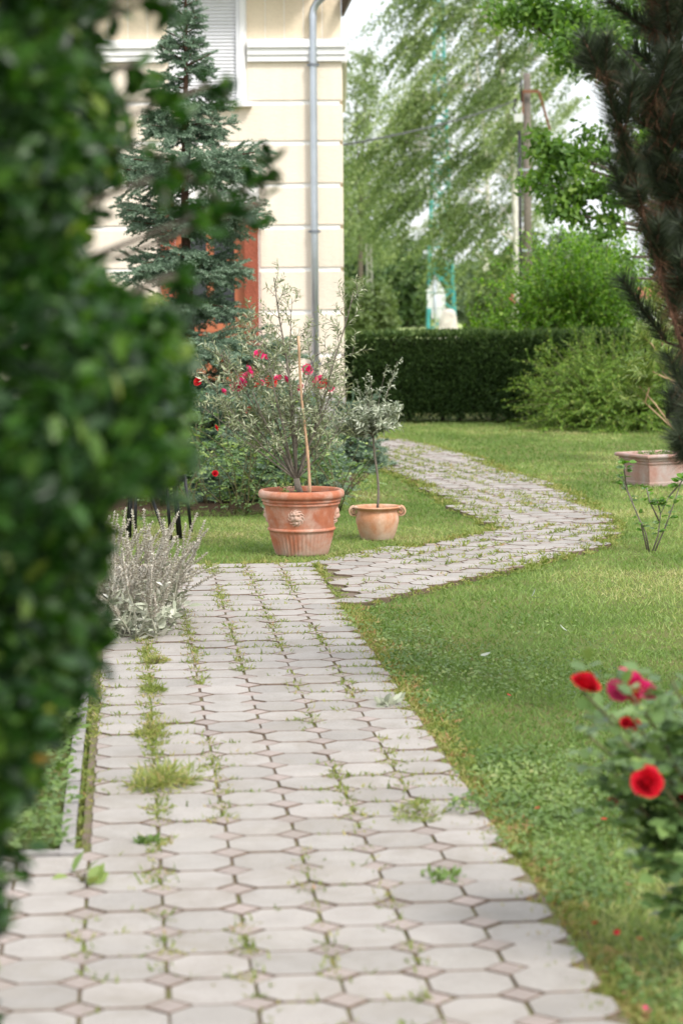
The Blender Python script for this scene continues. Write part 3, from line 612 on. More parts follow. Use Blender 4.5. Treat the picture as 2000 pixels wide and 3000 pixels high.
for s in (-1, 1):
    V = []; F = []; n = 44
    for i in range(n+1):
        t = i/n; a = PI/2-s*0+t*PI*3.4; r = .034*(1-.72*t)
        cx, cz = SP[0]+s*(.153), SP[2]+.188
        x, z = cx+s*(r*math.cos(a-PI*0)*1.0)*-1*(-1), cz+r*math.sin(a)
        x = cx+s*r*math.cos(PI/2-t*PI*3.4); z = cz+r*math.sin(PI/2-t*PI*3.4)
        th = .011*(1-.35*t)
        nx, nz = s*math.cos(PI/2-t*PI*3.4), math.sin(PI/2-t*PI*3.4)
        wd = .030*(1-.3*t)+.006
        V += [(x-nx*th/2, SP[1]-wd, z-nz*th/2), (x+nx*th/2, SP[1]-wd*.9, z+nz*th/2), (x+nx*th/2, SP[1]+wd*.9, z+nz*th/2), (x-nx*th/2, SP[1]+wd, z-nz*th/2)]
    for i in range(n):
        for k in range(4): F.append((4*i+k, 4*i+(k+1) % 4, 4*i+4+(k+1) % 4, 4*i+4+k))
    F += [(0, 1, 2, 3), (4*n+3, 4*n+2, 4*n+1, 4*n)]
    mb = MB().add(V, F); mb.tube([(SP[0]+s*.153, SP[1]-.022, SP[2]+.188), (SP[0]+s*.153, SP[1]+.022, SP[2]+.188)], .013, 10)
    mb.build('scroll_handle', M['terra2'], sp, False)
# square planter
QP = gnd(1502, 1113); QP[2] = 0
qp = thing('square_planter', 'square pinkish terracotta planter with stepped rim on the lawn', 'planter', QP)
ROT = math.radians(28)
def sq(prof, c, rot, bevel=.01):
    V = []; F = []
    for a, z in prof:
        for k in range(4):
            t = rot+PI/4+k*PI/2; r = a*math.sqrt(2); V.append((c[0]+r*math.cos(t), c[1]+r*math.sin(t), c[2]+z))
    for i in range(len(prof)-1):
        for k in range(4): F.append((4*i+k, 4*i+(k+1) % 4, 4*i+4+(k+1) % 4, 4*i+4+k))
    return MB().add(V, F)
sq([(0, .003), (.168, .003), (.176, 0), (.178, .03), (.173, .035), (.190, .185), (.200, .188), (.203, .198), (.198, .205), (.203, .209), (.213, .213), (.216, .224), (.211, .231), (.217, .235), (.236, .239), (.243, .250), (.241, .262), (.232, .270), (.215, .270), (.205, .262), (.200, .23)], QP, ROT).build('body', M['terra3'], qp)
sq([(.0, .241), (.202, .236)], QP, ROT).build('soil', M['soil'], qp)
n = 260; pos = QP+np.stack((rng.uniform(-.15, .15, n), rng.uniform(-.15, .15, n), .24+rng.random(n)*.035), 1)
o = thing('seedlings', 'low green seedlings sprouting inside the square planter', 'plants', QP+np.array((0, 0, .24)))
leaves('foliage', pos, rdir(n)+np.array((0, 0, .5)), rdir(n)+np.array((0, 0, 1)), .022, .014, 'quad', M['clover'], o)

# ------------------------------------------------------------------ olive bush in the large pot, its cane, olive standard
def grow(p, d, L, n, wob=.12, up=.0, rg=None):
    pts = [np.array(p, float)]; d = np.array(d, float); d /= np.linalg.norm(d)
    for i in range(n):
        d = d+np.array([random.gauss(0, wob) for _ in range(3)])+np.array((0, 0, up)); d /= np.linalg.norm(d); pts.append(pts[-1]+d*L/n)
    return pts
def along(pts, t):
    k = min(len(pts)-2, int(t*(len(pts)-1))); f = t*(len(pts)-1)-k; return pts[k]*(1-f)+pts[k+1]*f, unit(pts[k+1]-pts[k])
class LeafBag:
    def __init__(s): s.p = []; s.a = []; s.n = []; s.l = []; s.w = []; s.r = []
    def put(s, p, a, n, l, w, r): s.p.append(p); s.a.append(a); s.n.append(n); s.l.append(l); s.w.append(w); s.r.append(r)
    def build(s, name, tm, mat, parent, smooth=False): return leaves(name, np.array(s.p), np.array(s.a), np.array(s.n), np.array(s.l), np.array(s.w), tm, mat, parent, np.array(s.r), smooth)
def twig_leaves(bag, pts, n, l, w, t0=.15, ang=.9, rb=0.0, jit=.5):
    for k in range(n):
        t = t0+(1-t0)*(k+random.random())/n; p, d = along(pts, min(.999, t))
        o = rng.normal(size=3); o -= d*o.dot(d); o /= np.linalg.norm(o)+1e-9
        a = d*(1-ang*.45)+o*ang; nn = d*.8-o*.4+rng.normal(size=3)*jit+np.array((0, 0, .6))
        bag.put(p, a, nn, l*random.uniform(.65, 1.15), w*random.uniform(.8, 1.15), min(1, max(0, random.random()+rb)))
ob = thing('olive_bush', 'tall straggly olive bush growing in the large terracotta pot', 'olive', BP+np.array((0, 0, .38)))
b0 = BP+np.array((-.01, 0, .375)); wood = MB(); bag = LeafBag()
wood.tube([b0, b0+np.array((-.012, 0, .05)), b0+np.array((-.02, 0, .10))], [.026, .021, .019], 10)
fork = b0+np.array((-.02, 0, .09))
stems = [((-.42, -.1, 1), .62, .011), ((.02, .05, 1), 1.28, .012), ((.30, .1, 1), 1.22, .010), ((.62, -.1, 1), 1.0, .008), ((-.6, .2, 1), .95, .008), ((-.15, -.2, 1), .98, .009), ((.45, .3, 1), .8, .007), ((-.85, 0, .8), .75, .006), ((.95, .1, .75), .7, .006), ((-.3, .4, 1), 1.05, .007), ((.15, -.35, 1), .85, .007), ((-.05, .25, 1), 1.15, .008), ((.75, .25, 1), .95, .006)]
stems = [((d[0]*(1.25 if d[0] < 0 else .85), d[1], d[2]), L*(1 if d[0] < .5 else .68), r) for d, L, r in stems]+[((-1.0, .1, 1), .9, .006), ((-.75, -.2, 1), .95, .006)]
for d, L, r in stems:
    pts = grow(fork, d, L, 9, .06, .055); wood.tube(pts, [r*(1-.75*i/9) for i in range(10)], 6)
    nb = int(L*18)
    for k in range(nb):
        t = .22+.76*(k+random.random())/nb; p, dd = along(pts, t); o = rng.normal(size=3); o[2] = abs(o[2])*.5; o /= np.linalg.norm(o)
        bl = random.uniform(.13, .33)*(1.12-.45*t); tw = grow(p, dd*.55+o*.9, bl, 4, .14, .06); wood.tube(tw, [.0028, .002, .0015, .001, .0008], 4)
        twig_leaves(bag, tw, int(bl*98), .048, .0100)
        if random.random() < .5:
            q_, d2 = along(tw, .5); o2 = rng.normal(size=3); t2 = grow(q_, d2+o2/np.linalg.norm(o2)*.8, bl*.6, 3, .14, .05); wood.tube(t2, [.0015, .0012, .001, .0007], 4); twig_leaves(bag, t2, int(bl*60), .046, .0098)
wood.build('stems', M['bark_olive'], ob, True); bag.build('foliage', 'quad', M['olive'], ob)
ck0, ck1 = at(712, 1134, 14.42), at(684, 772, 14.34)
cane = thing('bamboo_cane', 'thin bamboo cane stuck upright in the large terracotta pot', 'cane', (ck0[0], ck0[1], .37))
ck0[2] = .36
pts = [ck0*(1-t)+ck1*t+np.array((.006*math.sin(t*7), 0, 0)) for t in np.linspace(0, 1, 15)]
MB().tube(pts, [.0088-.0018*i/14+(.0016 if i % 3 == 1 else 0) for i in range(15)], 10).build('rod', M['cane'], cane, True)
pw = thing('seedling', 'small green weed sprouting at the back rim inside the large pot', 'weed', BP+np.array((-.09, -.02, .375)))
n = 90; st = BP+np.array((-.10, -.03, .375)); hh = rng.random(n)
leaves('foliage', st+np.stack((rng.normal(0, .022, n), rng.normal(0, .02, n), hh*.09), 1), rdir(n)+np.array((0, 0, .6)), rdir(n)+np.array((0, -.3, .6)), .022, .009, 'quad', M['clover'], pw)
# olive standard
os_ = thing('olive_tree', 'small silvery olive standard with round head and bare thin trunk', 'olive', SP+np.array((0, 0, .195)))
top = at(861, 1003, 15.36); b0 = SP+np.array((0, 0, .19)); tp = [b0*(1-t)+top*t+np.array((.012*math.sin(t*5), 0, 0)) for t in np.linspace(0, 1, 9)]
wood = MB(); wood.tube(tp, [.0085-.002*i/8 for i in range(9)], 8); tk = wood.build('trunk', M['bark_olive'], os_, True)
wood = MB(); bag = LeafBag(); top = tp[-1]
for k in range(36):
    az = 2.4*k; el = random.uniform(.05, 1.25); d = np.array((math.cos(az)*math.cos(el), math.sin(az)*math.cos(el), math.sin(el)*1.0)); L = random.uniform(.15, .27)
    pts = grow(top+np.array((0, 0, .02*random.random())), d, L, 5, .12, .06); wood.tube(pts, [.003, .0025, .002, .0015, .0012, .0008], 4); twig_leaves(bag, pts, int(L*110), .058, .0125, .2)
    for j in range(2):
        p, dd = along(pts, random.uniform(.3, .8)); o = rng.normal(size=3); t2 = grow(p, dd+o*.5, L*.55, 3, .12, .02); twig_leaves(bag, t2, int(L*75), .055, .012)
for xe, ye in ((912, 830), (885, 850), (850, 862), (898, 870), (838, 872), (820, 880)):
    e = at(xe, ye, 15.36+random.uniform(-.06, .06)); m_ = (top*.5+e*.5)+np.array((random.gauss(0, .012), 0, 0)); pts = [top*(1-t)**2+2*m_*t*(1-t)+e*t*t for t in np.linspace(0, 1, 7)]
    wood.tube(pts, [.0028-.0003*i for i in range(7)], 4)
    for k in range(10):
        p, d = along(pts, random.uniform(.55, 1)); o = rng.normal(size=3); t2 = grow(p, d+o*.5, random.uniform(.025, .055), 2, .1); twig_leaves(bag, t2, 6, .026, .009, .1)
wood.build('branches', M['bark_olive'], os_, True); bag.build('crown', 'oval', M['olive2'], os_)
# ------------------------------------------------------------------ needles
def needle_arrays(segs, per_m, ln, spread, up=0.0, jl=.3):
    P0 = np.array([s[0] for s in segs]); P1 = np.array([s[1] for s in segs]); ln_ = np.linalg.norm(P1-P0, axis=1); cnt = np.maximum(2, (ln_*per_m).astype(int))
    i = np.repeat(np.arange(len(segs)), cnt); t = rng.random(len(i)); pos = P0[i]*(1-t)[:, None]+P1[i]*t[:, None]; d = unit((P1-P0)[i])
    o = rng.normal(size=(len(i), 3)); o -= d*np.sum(o*d, 1, keepdims=True); o = unit(o); o[:, 2] += up
    ax = unit(d*math.cos(spread)+o*math.sin(spread)); L = ln*(1-jl/2+jl*rng.random(len(i)))
    return pos, ax, L, i
def spruce_tree(name, label, base, H, prof, zlist, seed, per=330, ln=.026, wid=.0082, group=None, nbr=(5, 7)):
    random.seed(seed); t = thing(name, label, 'spruce', base, group); base = np.array(base, float); wood = MB()
    tp = [base+np.array((.015*math.sin(z*2), 0, z)) for z in np.linspace(0, H, 12)]; wood.tube(tp, [.06*(1-i/11)+.006 for i in range(12)], 8); wood.build('trunk', M['bark_pine'], t, True)
    segs = []; wood = MB(); shade = []
    segs.append((tp[-2], tp[-1]+np.array((0, 0, .1)))); shade.append(.6)
    for z in zlist:
        R = prof(z); nb = random.randint(*nbr); a0 = random.uniform(0, 2*PI)
        for k in range(nb):
            az = a0+2*PI*k/nb+random.gauss(0, .18); L = R*(random.uniform(.62, .92) if random.random() < .55 else random.uniform(.9, 1.15)); el = .55 if z > H*.8 else (.16 if z > H*.45 else -.05)
            d = np.array((math.cos(az), math.sin(az), el)); p = base+np.array((0, 0, z+random.gauss(0, .03)))
            n = max(4, int(L/.09)); pts = [p]
            for i in range(n):
                tt = i/n; d = d+np.array((random.gauss(0, .05), random.gauss(0, .05), (-.13 if tt < .55 else .14)*(.12*8/n)*1.4)); d = d/np.linalg.norm(d); pts.append(pts[-1]+d*L/n)
            wood.tube(pts, [.004+.012*L*(1-i/n) for i in range(n+1)], 5)
            for i in range(n):
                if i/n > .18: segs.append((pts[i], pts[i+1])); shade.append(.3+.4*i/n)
            ns = max(4, int(L/.036))
            for j in range(ns):
                tt = .12+.86*j/ns; q, dd = along(pts, tt); sd = np.array((-dd[1], dd[0], 0))*(1 if j % 2 else -1)
                sl = L*.5*(1-tt)**.7*random.uniform(.7, 1.15)+.05; e = dd*.75+sd*.75+np.array((0, 0, random.gauss(-.34, .40))); e /= np.linalg.norm(e)
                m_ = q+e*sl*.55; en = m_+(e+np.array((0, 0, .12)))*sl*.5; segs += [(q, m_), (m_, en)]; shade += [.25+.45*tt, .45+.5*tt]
                if sl > .09:
                    for s2 in (-1, 1):
                        for f in (.35, .62, .85):
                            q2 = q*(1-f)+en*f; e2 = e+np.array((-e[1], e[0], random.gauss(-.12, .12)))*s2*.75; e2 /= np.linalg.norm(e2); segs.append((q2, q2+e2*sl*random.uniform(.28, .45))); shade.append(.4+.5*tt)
    wood.build('branches', M['bark_pine'], t, True)
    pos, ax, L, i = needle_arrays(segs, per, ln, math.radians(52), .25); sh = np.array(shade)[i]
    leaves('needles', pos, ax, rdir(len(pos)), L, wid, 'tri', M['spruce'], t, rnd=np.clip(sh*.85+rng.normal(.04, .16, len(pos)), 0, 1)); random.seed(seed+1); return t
def sprof(z):
    k = [(0.1, 1.35), (.6, 1.2), (1.0, 1.0), (1.4, .85), (1.5, .62), (1.95, .66), (2.2, .82), (2.35, .82), (2.65, .80), (2.85, .45), (3.05, .40), (3.4, .30), (3.7, .22), (4.0, .13), (4.4, .06)]
    return float(np.interp(z, [a for a, b in k], [b for a, b in k]))
sb = at(432, 700, 19.5)
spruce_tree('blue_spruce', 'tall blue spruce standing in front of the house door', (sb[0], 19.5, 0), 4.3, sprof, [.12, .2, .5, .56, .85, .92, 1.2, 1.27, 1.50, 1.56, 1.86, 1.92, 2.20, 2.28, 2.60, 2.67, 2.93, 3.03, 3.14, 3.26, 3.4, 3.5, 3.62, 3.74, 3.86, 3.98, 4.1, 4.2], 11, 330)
spruce_tree('dwarf_spruce', 'low bluish spruce bush at the path edge behind the small pot', (.10, 21.4, 0), .62, lambda z: .42*(1-z/.8)+.08, [.06, .14, .22, .3, .38, .46, .54], 23, 330)
spruce_tree('dwarf_spruce', 'low spreading blue spruce directly behind the large pot', (-.55, 18.6, 0), .42, lambda z: .8*(1-z/.8)+.1, [.05, .12, .2, .28, .36], 29, 300, nbr=(6, 8))
# ------------------------------------------------------------------ roses
def rose_mesh(name, mat, rings=6, R=.034, seed=1):
    r = random.Random(seed); V = []; F = []; rn = []
    for k in range(rings):
        f = k/max(1, rings-1); npet = 3+k
        for q in range(npet):
            az = 2*PI*q/npet+k*.9+r.gauss(0, .1); half = PI/npet*1.3; rim = R*(.22+.78*f)*r.uniform(.93, 1.07); zr = R*(1.0-.62*f)*r.uniform(.92, 1.06); b0_ = len(V); tone = r.gauss(0, .12)
            for j in range(5):
                v = j/4
                for i in range(5):
                    u = i/2-1; hv = v*(1-.14*u*u); rr = R*.10+(rim-R*.10)*math.sin(hv*PI/2)**.8; z = zr*hv**1.25-R*.12*(1-v)
                    if j == 4: rr += R*.10*f; z -= R*.10*f*(1-.5*abs(u))
                    a = az+u*half*(.55+.45*math.sin(PI*min(1, .2+v*.6))); V.append((rr*math.cos(a)*(1+r.gauss(0, .02)), rr*math.sin(a)*(1+r.gauss(0, .02)), z+r.gauss(0, R*.02))); rn.append(min(1, max(0, .1+.6*v+tone)))
            for j in range(4):
                for i in range(4): a = b0_+5*j+i; F.append((a, a+1, a+6, a+5))
    me = bpy.data.meshes.new(name); me.from_pydata(V, [], F); me.attributes.new('rnd', 'FLOAT', 'POINT').data.foreach_set('value', rn)
    me.polygons.foreach_set('use_smooth', [True]*len(F)); me.materials.append(mat); return me
RR = [rose_mesh('rose_flower', M['rosered'], 6, .034, 1), rose_mesh('rose_flower', M['rosepink'], 5, .036, 2), rose_mesh('rose_flower', M['rosered'], 3, .028, 3), rose_mesh('rose_flower', M['rosepink'], 3, .028, 4)]
def compound(bag, p, d, l, w):          # a five-leaflet rose leaf
    o = np.cross(d, (0, 0, 1.0)); o /= np.linalg.norm(o)+1e-9; r0 = random.random(); up = np.array((0, 0, 1.0))+rng.normal(size=3)*.45
    for f, s in ((.35, 1), (.35, -1), (.7, 1), (.7, -1), (1.0, 0)):
        bag.put(p+d*l*2.0*f, d*.6+o*s*.9+rng.normal(size=3)*.12, up, l*random.uniform(.75, 1.05), w, min(1, max(0, r0+random.gauss(0, .1))))
# background rose bed
rb = thing('rose_bush', 'rambling red-flowered rose bush in front of the spruce, behind the large pot', 'rose', (-.75, 17.4, 0))
bag = LeafBag(); wood = MB()
for k in range(60):
    x0, y0 = random.uniform(-1.75, .12), random.uniform(17.0, 18.3); hgt = random.uniform(.55, 1.1)*(1 if x0 < -.25 else .95)
    pts = grow((x0*.9-.08, y0, 0), (random.gauss(0, .35), random.gauss(-.1, .3), 1), hgt, 7, .13); wood.tube(pts, [.006-.0006*i for i in range(8)], 5)
    for j in range(int(hgt*34)):
        p, d = along(pts, random.uniform(.12, 1)); o = rng.normal(size=3); o[2] *= .5; o /= np.linalg.norm(o); tw = p+o*random.uniform(.02, .2); compound(bag, tw, o, .032, .022)
wood.build('stems', M['stem'], rb, True); bag.build('foliage', 'quad', M['roseleaf'], rb)
for xd, yd, m_, s in ((595, 815, 3, 1), (607, 819, 3, .8), (570, 850, 3, 1), (574, 858, 3, .8), (566, 864, 3, .9), (548, 885, 3, 1.1), (556, 878, 3, .9), (540, 890, 3, 1), (560, 890, 2, .8), (512, 900, 3, .8), (622, 878, 2, 1.2), (655, 872, 3, .8), (640, 868, 3, .7), (592, 886, 2, .8), (601, 880, 3, .7), (705, 850, 3, 1), (708, 842, 2, .7), (728, 878, 3, 1.2), (745, 884, 2, 1.2), (735, 872, 3, 1.1), (756, 890, 3, 1.0), (572, 942, 2, .7), (496, 983, 2, .55), (494, 1088, 2, .6), (455, 877, 2, .8), (690, 892, 3, .8)):
    inst('rose_flower', RR[m_], at(xd, yd, random.uniform(15.2, 15.6)), rb, (random.uniform(.4, 1.2), random.gauss(0, .4), random.uniform(0, 6)), (s*1.25,)*3)
# soil under the bed
mb = MB(); mb.add([(-3.2, 17.1, .006), (-.75, 17.0, .006), (-.05, 17.9, .006), (.25, 20.8, .006), (.1, 28.9, .006), (-6, 28.9, .006), (-5, 18, .006)], [(0, 1, 2, 3, 4, 5, 6)]); tag(mb.build('flower_bed', M['soil']), kind='structure')

# foreground rose bush: every leaflet an object of its own
fr = thing('rose_bush', 'out-of-focus rose bush with three large red and pink blooms beside the lawn', 'rose', (.86, 5.55, 0))
TV, TF = TM['oval']; LM = []
for k in range(6):
    me = bpy.data.meshes.new('leaf'); me.from_pydata([(b_*.032, a_*.045, c_*.045) for a_, b_, c_ in TV], [], TF); me.materials.append(M['roseleaf'])
    me.attributes.new('rnd', 'FLOAT', 'POINT').data.foreach_set('value', [.12+.16*k]*len(TV)); me.polygons.foreach_set('use_smooth', [True]*len(TF)); LM.append(me)
wood = MB(); lf = []
canes = [((1330, 1580), .30), ((1445, 1590), .3), ((1400, 1640), .28), ((1480, 1800), .25), ((1540, 1560), .3), ((1380, 1740), .25), ((1520, 1680), .3), ((1560, 1900), .2), ((1350, 1690), .26), ((1430, 1700), .3), ((1565, 1760), .3), ((1400, 1830), .2), ((1500, 1960), .2), ((1575, 2080), .2), ((1600, 1640), .3), ((1620, 1850), .3), ((1460, 1660), .3)]
rt = np.array((.93, 5.55, 0))
for i, ((xd, yd), _) in enumerate(canes):
    e = at(xd, yd, 5.5+random.uniform(-.22, .25)); m_ = (rt*.5+e*.5)+np.array((.06+random.gauss(0, .03), random.gauss(0, .04), .1)); pts = [rt*(1-t)**2+2*m_*t*(1-t)+e*t*t for t in np.linspace(0, 1, 9)]
    wood.tube(pts, [.006-.0004*j for j in range(9)], 6)
    for j in range(20 if i > 0 else 7):
        p, d = along(pts, random.uniform(.42, .98)); o = rng.normal(size=3); o[2] *= .4; o /= np.linalg.norm(o); o = o*.8+d*.3; lf.append((p+o*random.uniform(.0, .035), o))
wood.build('stems', M['stem'], fr, True); cnt = 0; fbag = LeafBag(); random.shuffle(lf)
for p, d in lf:
    o = unit(np.cross(d, (0, 0, 1.0)))
    for f, s in ((.3, 1), (.32, -1), (.7, 1), (.72, -1), (1.0, 0)):
        if cnt >= 296 and False: break
        a = unit(d*.6+o*s*.9+rng.normal(size=3)*.15); up = np.array((0, 0, 1.0))+rng.normal(size=3)*.4; sd_ = unit(np.cross(a, up)); nn = np.cross(sd_, a)
        R_ = Matrix(((sd_[0], a[0], nn[0]), (sd_[1], a[1], nn[1]), (sd_[2], a[2], nn[2]))); q = p+d*.075*f
        if q[0] > 1.3: continue
        if cnt >= 300 or q[0] > 1.0 or q[1] > 5.6:
            fbag.put(q, a, up, .045*random.uniform(.75, 1.1), .032, random.random()*.9); continue
        sc = random.uniform(.75, 1.15); inst('leaf', LM[random.choice((0, 1, 1, 2, 2, 3, 3, 4, 5))], q, fr, R_.to_euler(), (sc,)*3); cnt += 1
fbag.build('inner_leaves', 'oval', M['roseleaf'], fr)['kind'] = 'stuff'
for nm, xd, yd, d, me, s, rot in (('a', 1342, 1575, 5.45, RR[0], 1.05, (.35, .35, 0)), ('b', 1442, 1572, 5.42, RR[1], 1.1, (.8, .1, 1)), ('b', 1416, 1590, 5.4, RR[1], .8, (1.0, -.6, 3)), ('b', 1474, 1588, 5.42, RR[1], .85, (.8, .7, 2)), ('b', 1446, 1600, 5.38, RR[0], .7, (1.1, .2, 2)), ('c', 1483, 1798, 5.2, RR[0], 1.05, (1.0, .1, 0)), ('d', 1455, 1665, 5.6, RR[2], .55, (1, .3, 0)), ('d', 1436, 1660, 5.6, RR[2], .5, (1, -.3, 0)), ('d', 1405, 1842, 5.6, RR[2], .45, (1, .3, 0)), ('d', 1566, 1838, 5.5, RR[2], .8, (1, .3, 0))):
    inst('rose_flower', me, at(xd, yd, d), fr, rot, (s,)*3)
# young rose by the bend of the path
ys = gnd(1494, 1270); yr = thing('young_rose', 'thin young rose with few leaves on the lawn by the path bend', 'rose', ys); wood = MB(); lf = []
for pl in ([(1485, 1262), (1470, 1200), (1440, 1130), (1425, 1085)], [(1490, 1268), (1482, 1225), (1462, 1180), (1440, 1125)], [(1498, 1265), (1510, 1230), (1516, 1180), (1535, 1140)], [(1514, 1200), (1490, 1150), (1482, 1115)], [(1503, 1266), (1525, 1215), (1545, 1160), (1562, 1110)], [(1516, 1180), (1508, 1150)], [(1440, 1130), (1432, 1080), (1438, 1058)], [(1535, 1140), (1560, 1112), (1574, 1090)]):
    pts = [at(x, y, ys[1]+random.gauss(0, .02)) for x, y in pl]; wood.tube(pts, [.0055-.001*i for i in range(len(pts))], 6)
    for j in range(11):
        p, d = along(pts, random.uniform(.35, .999)); o = rng.normal(size=3); o[2] = abs(o[2])*.4; lf.append((p, unit(o)))
wood.build('stems', M['bark_olive'], yr, True)
LM2 = []
for k in range(4):
    me = bpy.data.meshes.new('leaf'); me.from_pydata([(b_*.030, a_*.05, c_*.05) for a_, b_, c_ in TV], [], TF); me.materials.append(M['bright'] if k < 3 else M['roseleaf'])
    me.attributes.new('rnd', 'FLOAT', 'POINT').data.foreach_set('value', [.05+.16*k]*len(TV)); LM2.append(me)
for p, d in lf:
    for s in (0, 1, -1)[:random.choice((1, 2, 3, 3))]:
        o = unit(np.cross(d, (0, 0, 1.0))); a = unit(d+o*s); up = np.array((0, -.2, 1.0))+rng.normal(size=3)*.5; sd_ = unit(np.cross(a, up)); nn = np.cross(sd_, a)
        inst('leaf', random.choice(LM2), p+d*.015, yr, Matrix(((sd_[0], a[0], nn[0]), (sd_[1], a[1], nn[1]), (sd_[2], a[2], nn[2]))).to_euler(), (random.uniform(.7, 1.15),)*3)

# ------------------------------------------------------------------ grey woolly plant (lamb's ear) at the left rim of the path
sg = gnd(330, 1478); st = thing('woolly_plant', 'grey woolly plant with many faded flower spikes leaning over the path', 'plant', sg)
wood = MB(); b1 = LeafBag(); spikes = []
for k in range(170):
    bx = sg+np.array((random.uniform(-.40, .10), random.uniform(-.05, .8), 0)); lean = random.gauss(.16, .33); L = random.uniform(.28, .62)
    if k < 9: lean = random.uniform(.5, 1.15); L = random.uniform(.35, .5)
    pts = grow(bx, (lean, random.gauss(-.1, .25), 1), L, 7, .13, .02); wood.tube(pts, [.0035-.0002*i for i in range(8)], 5)
    b2 = LeafBag(); spikes.append(b2); sl = random.uniform(.35, .6); nw = int(L*sl/.0125)
    for j in range(nw):
        t = 1-sl+sl*j/nw; p, d = along(pts, min(.999, t)); rad = .0145*(1-.45*j/nw)
        for i in range(11):
            o = rng.normal(size=3); o -= d*o.dot(d); o /= np.linalg.norm(o); b2.put(p+d*random.uniform(-.003, .003), o*.9+d*.55, d+rng.normal(size=3)*.3, rad*random.uniform(.9, 1.5), .0095, random.random())
    for j in range(10):
        t = random.uniform(.02, 1-sl); p, d = along(pts, t); o = rng.normal(size=3); o[2] = abs(o[2])*.3; b1.put(p, o+d*.3, np.array((0, 0, 1.0))+rng.normal(size=3)*.5, random.uniform(.035, .075), .017, random.random())
for k in range(420):
    p = sg+np.array((random.uniform(-.42, .16), random.uniform(-.06, .9), random.uniform(.0, .14))); o = rng.normal(size=3); o[2] = .3+abs(o[2])*.4; b1.put(p, o, np.array((0, 0, 1.0))+rng.normal(size=3)*.6, random.uniform(.045, .085), .024, random.random()*.8)
wood.build('stems', M['stemgrey'], st, True); b1.build('foliage', 'oval', M['stachys'], st); [b2.build('flower_spike', 'quad', M['stachysf'], st) for b2 in spikes if b2.p]

# ------------------------------------------------------------------ bench half hidden behind the hedge
bn = thing('garden_bench', 'slatted bench on black metal legs half hidden behind the foreground hedge', 'bench', (-1.75, 15.65, 0))
for k in range(5): MB().box((-1.93, 15.42+k*.105, .405), (1.12, .085, .022)).build('slat', M['oldwood'], bn)
for pl in ([(-1.13, 15.40, 0), (-1.155, 15.42, .40)], [(-1.065, 15.44, 0), (-1.10, 15.47, .40)], [(-1.085, 15.5, 0), (-1.115, 15.5, .40)], [(-1.025, 15.9, 0), (-1.065, 15.88, .40)], [(-1.165, 15.42, .02), (-1.30, 15.6, .36)], [(-2.3, 15.4, 0), (-2.28, 15.42, .40)], [(-2.3, 15.9, 0), (-2.28, 15.88, .40)], [(-1.37, 15.45, 0), (-1.36, 15.45, .40)], [(-1.41, 15.5, 0), (-1.39, 15.5, .40)], [(-1.46, 15.85, 0), (-1.42, 15.8, .40)]):
    MB().tube(pl, .011, 8).build('leg', M['blackiron'], bn, True)
mb = MB(); mb.box((-1.72, 15.44, .375), (1.3, .03, .035)); mb.box((-1.72, 15.86, .375), (1.3, .03, .035)); mb.build('seat_frame', M['blackiron'], bn)

# ------------------------------------------------------------------ clipped hedge, shrubs
hg = thing('clipped_hedge', 'dark clipped evergreen hedge running behind the lawn', 'hedge', (3, 29.4, 0))
A, B = np.array((.17, 29.15)), np.array((7.5, 28.6)); n = 62000
t = rng.random(n); face = rng.random(n); HT = 1.045
x = A[0]+(B[0]-A[0])*t; yb = A[1]+(B[1]-A[1])*t; bulge = .07*vnoise(t*26, rng.random(n)*0+3, 2)
zf = rng.random(n)**.9*HT; wob = .09*vnoise(x*4.5, zf*4.5, 12)+.05*vnoise(x*11, zf*11, 13)
front = face < .72
pos = np.where(front[:, None], np.stack((x, yb-.02-wob, .04+zf), 1), np.stack((x, yb+.8*rng.random(n), HT+.045*vnoise(x*5, rng.random(n)*5, 9)+.02*rng.random(n)), 1))
endm = rng.random(n) < .05; pos[endm] = np.stack((np.full(endm.sum(), A[0]-.03)-.06*rng.random(endm.sum()), A[1]+.8*rng.random(endm.sum()), HT*rng.random(endm.sum())), 1)
ax = np.where(front[:, None], np.array((0, -.8, .55)), np.array((0, -.2, 1.0)))+rng.normal(0, .6, (n, 3))
leaves('foliage', pos, ax, rdir(n)+np.array((0, -.6, .8)), .05+.05*rng.random(n), .022, 'quad', M['thuja'], hg, rnd=np.clip(rng.random(n)*.75+.25*(pos[:, 2]/HT)**3+.12*~front, 0, 1))  # sprays paler towards and on the top: light from above put into their colour
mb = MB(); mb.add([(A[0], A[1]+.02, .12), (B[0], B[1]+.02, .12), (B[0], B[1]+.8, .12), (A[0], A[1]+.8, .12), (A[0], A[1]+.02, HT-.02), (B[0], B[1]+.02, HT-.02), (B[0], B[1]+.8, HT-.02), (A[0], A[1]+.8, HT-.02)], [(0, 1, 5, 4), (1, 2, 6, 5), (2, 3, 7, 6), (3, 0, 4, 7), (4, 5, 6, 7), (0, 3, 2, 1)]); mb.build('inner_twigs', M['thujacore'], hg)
for k in range(24):
    xx = .35+.3*k+random.gauss(0, .05); MB().tube([(xx, A[1]+.4-.07*k/3, 0), (xx+random.gauss(0, .03), A[1]+.3-.07*k/3, .2)], [.03, .025], 6).build('stem', M['bark'], hg)
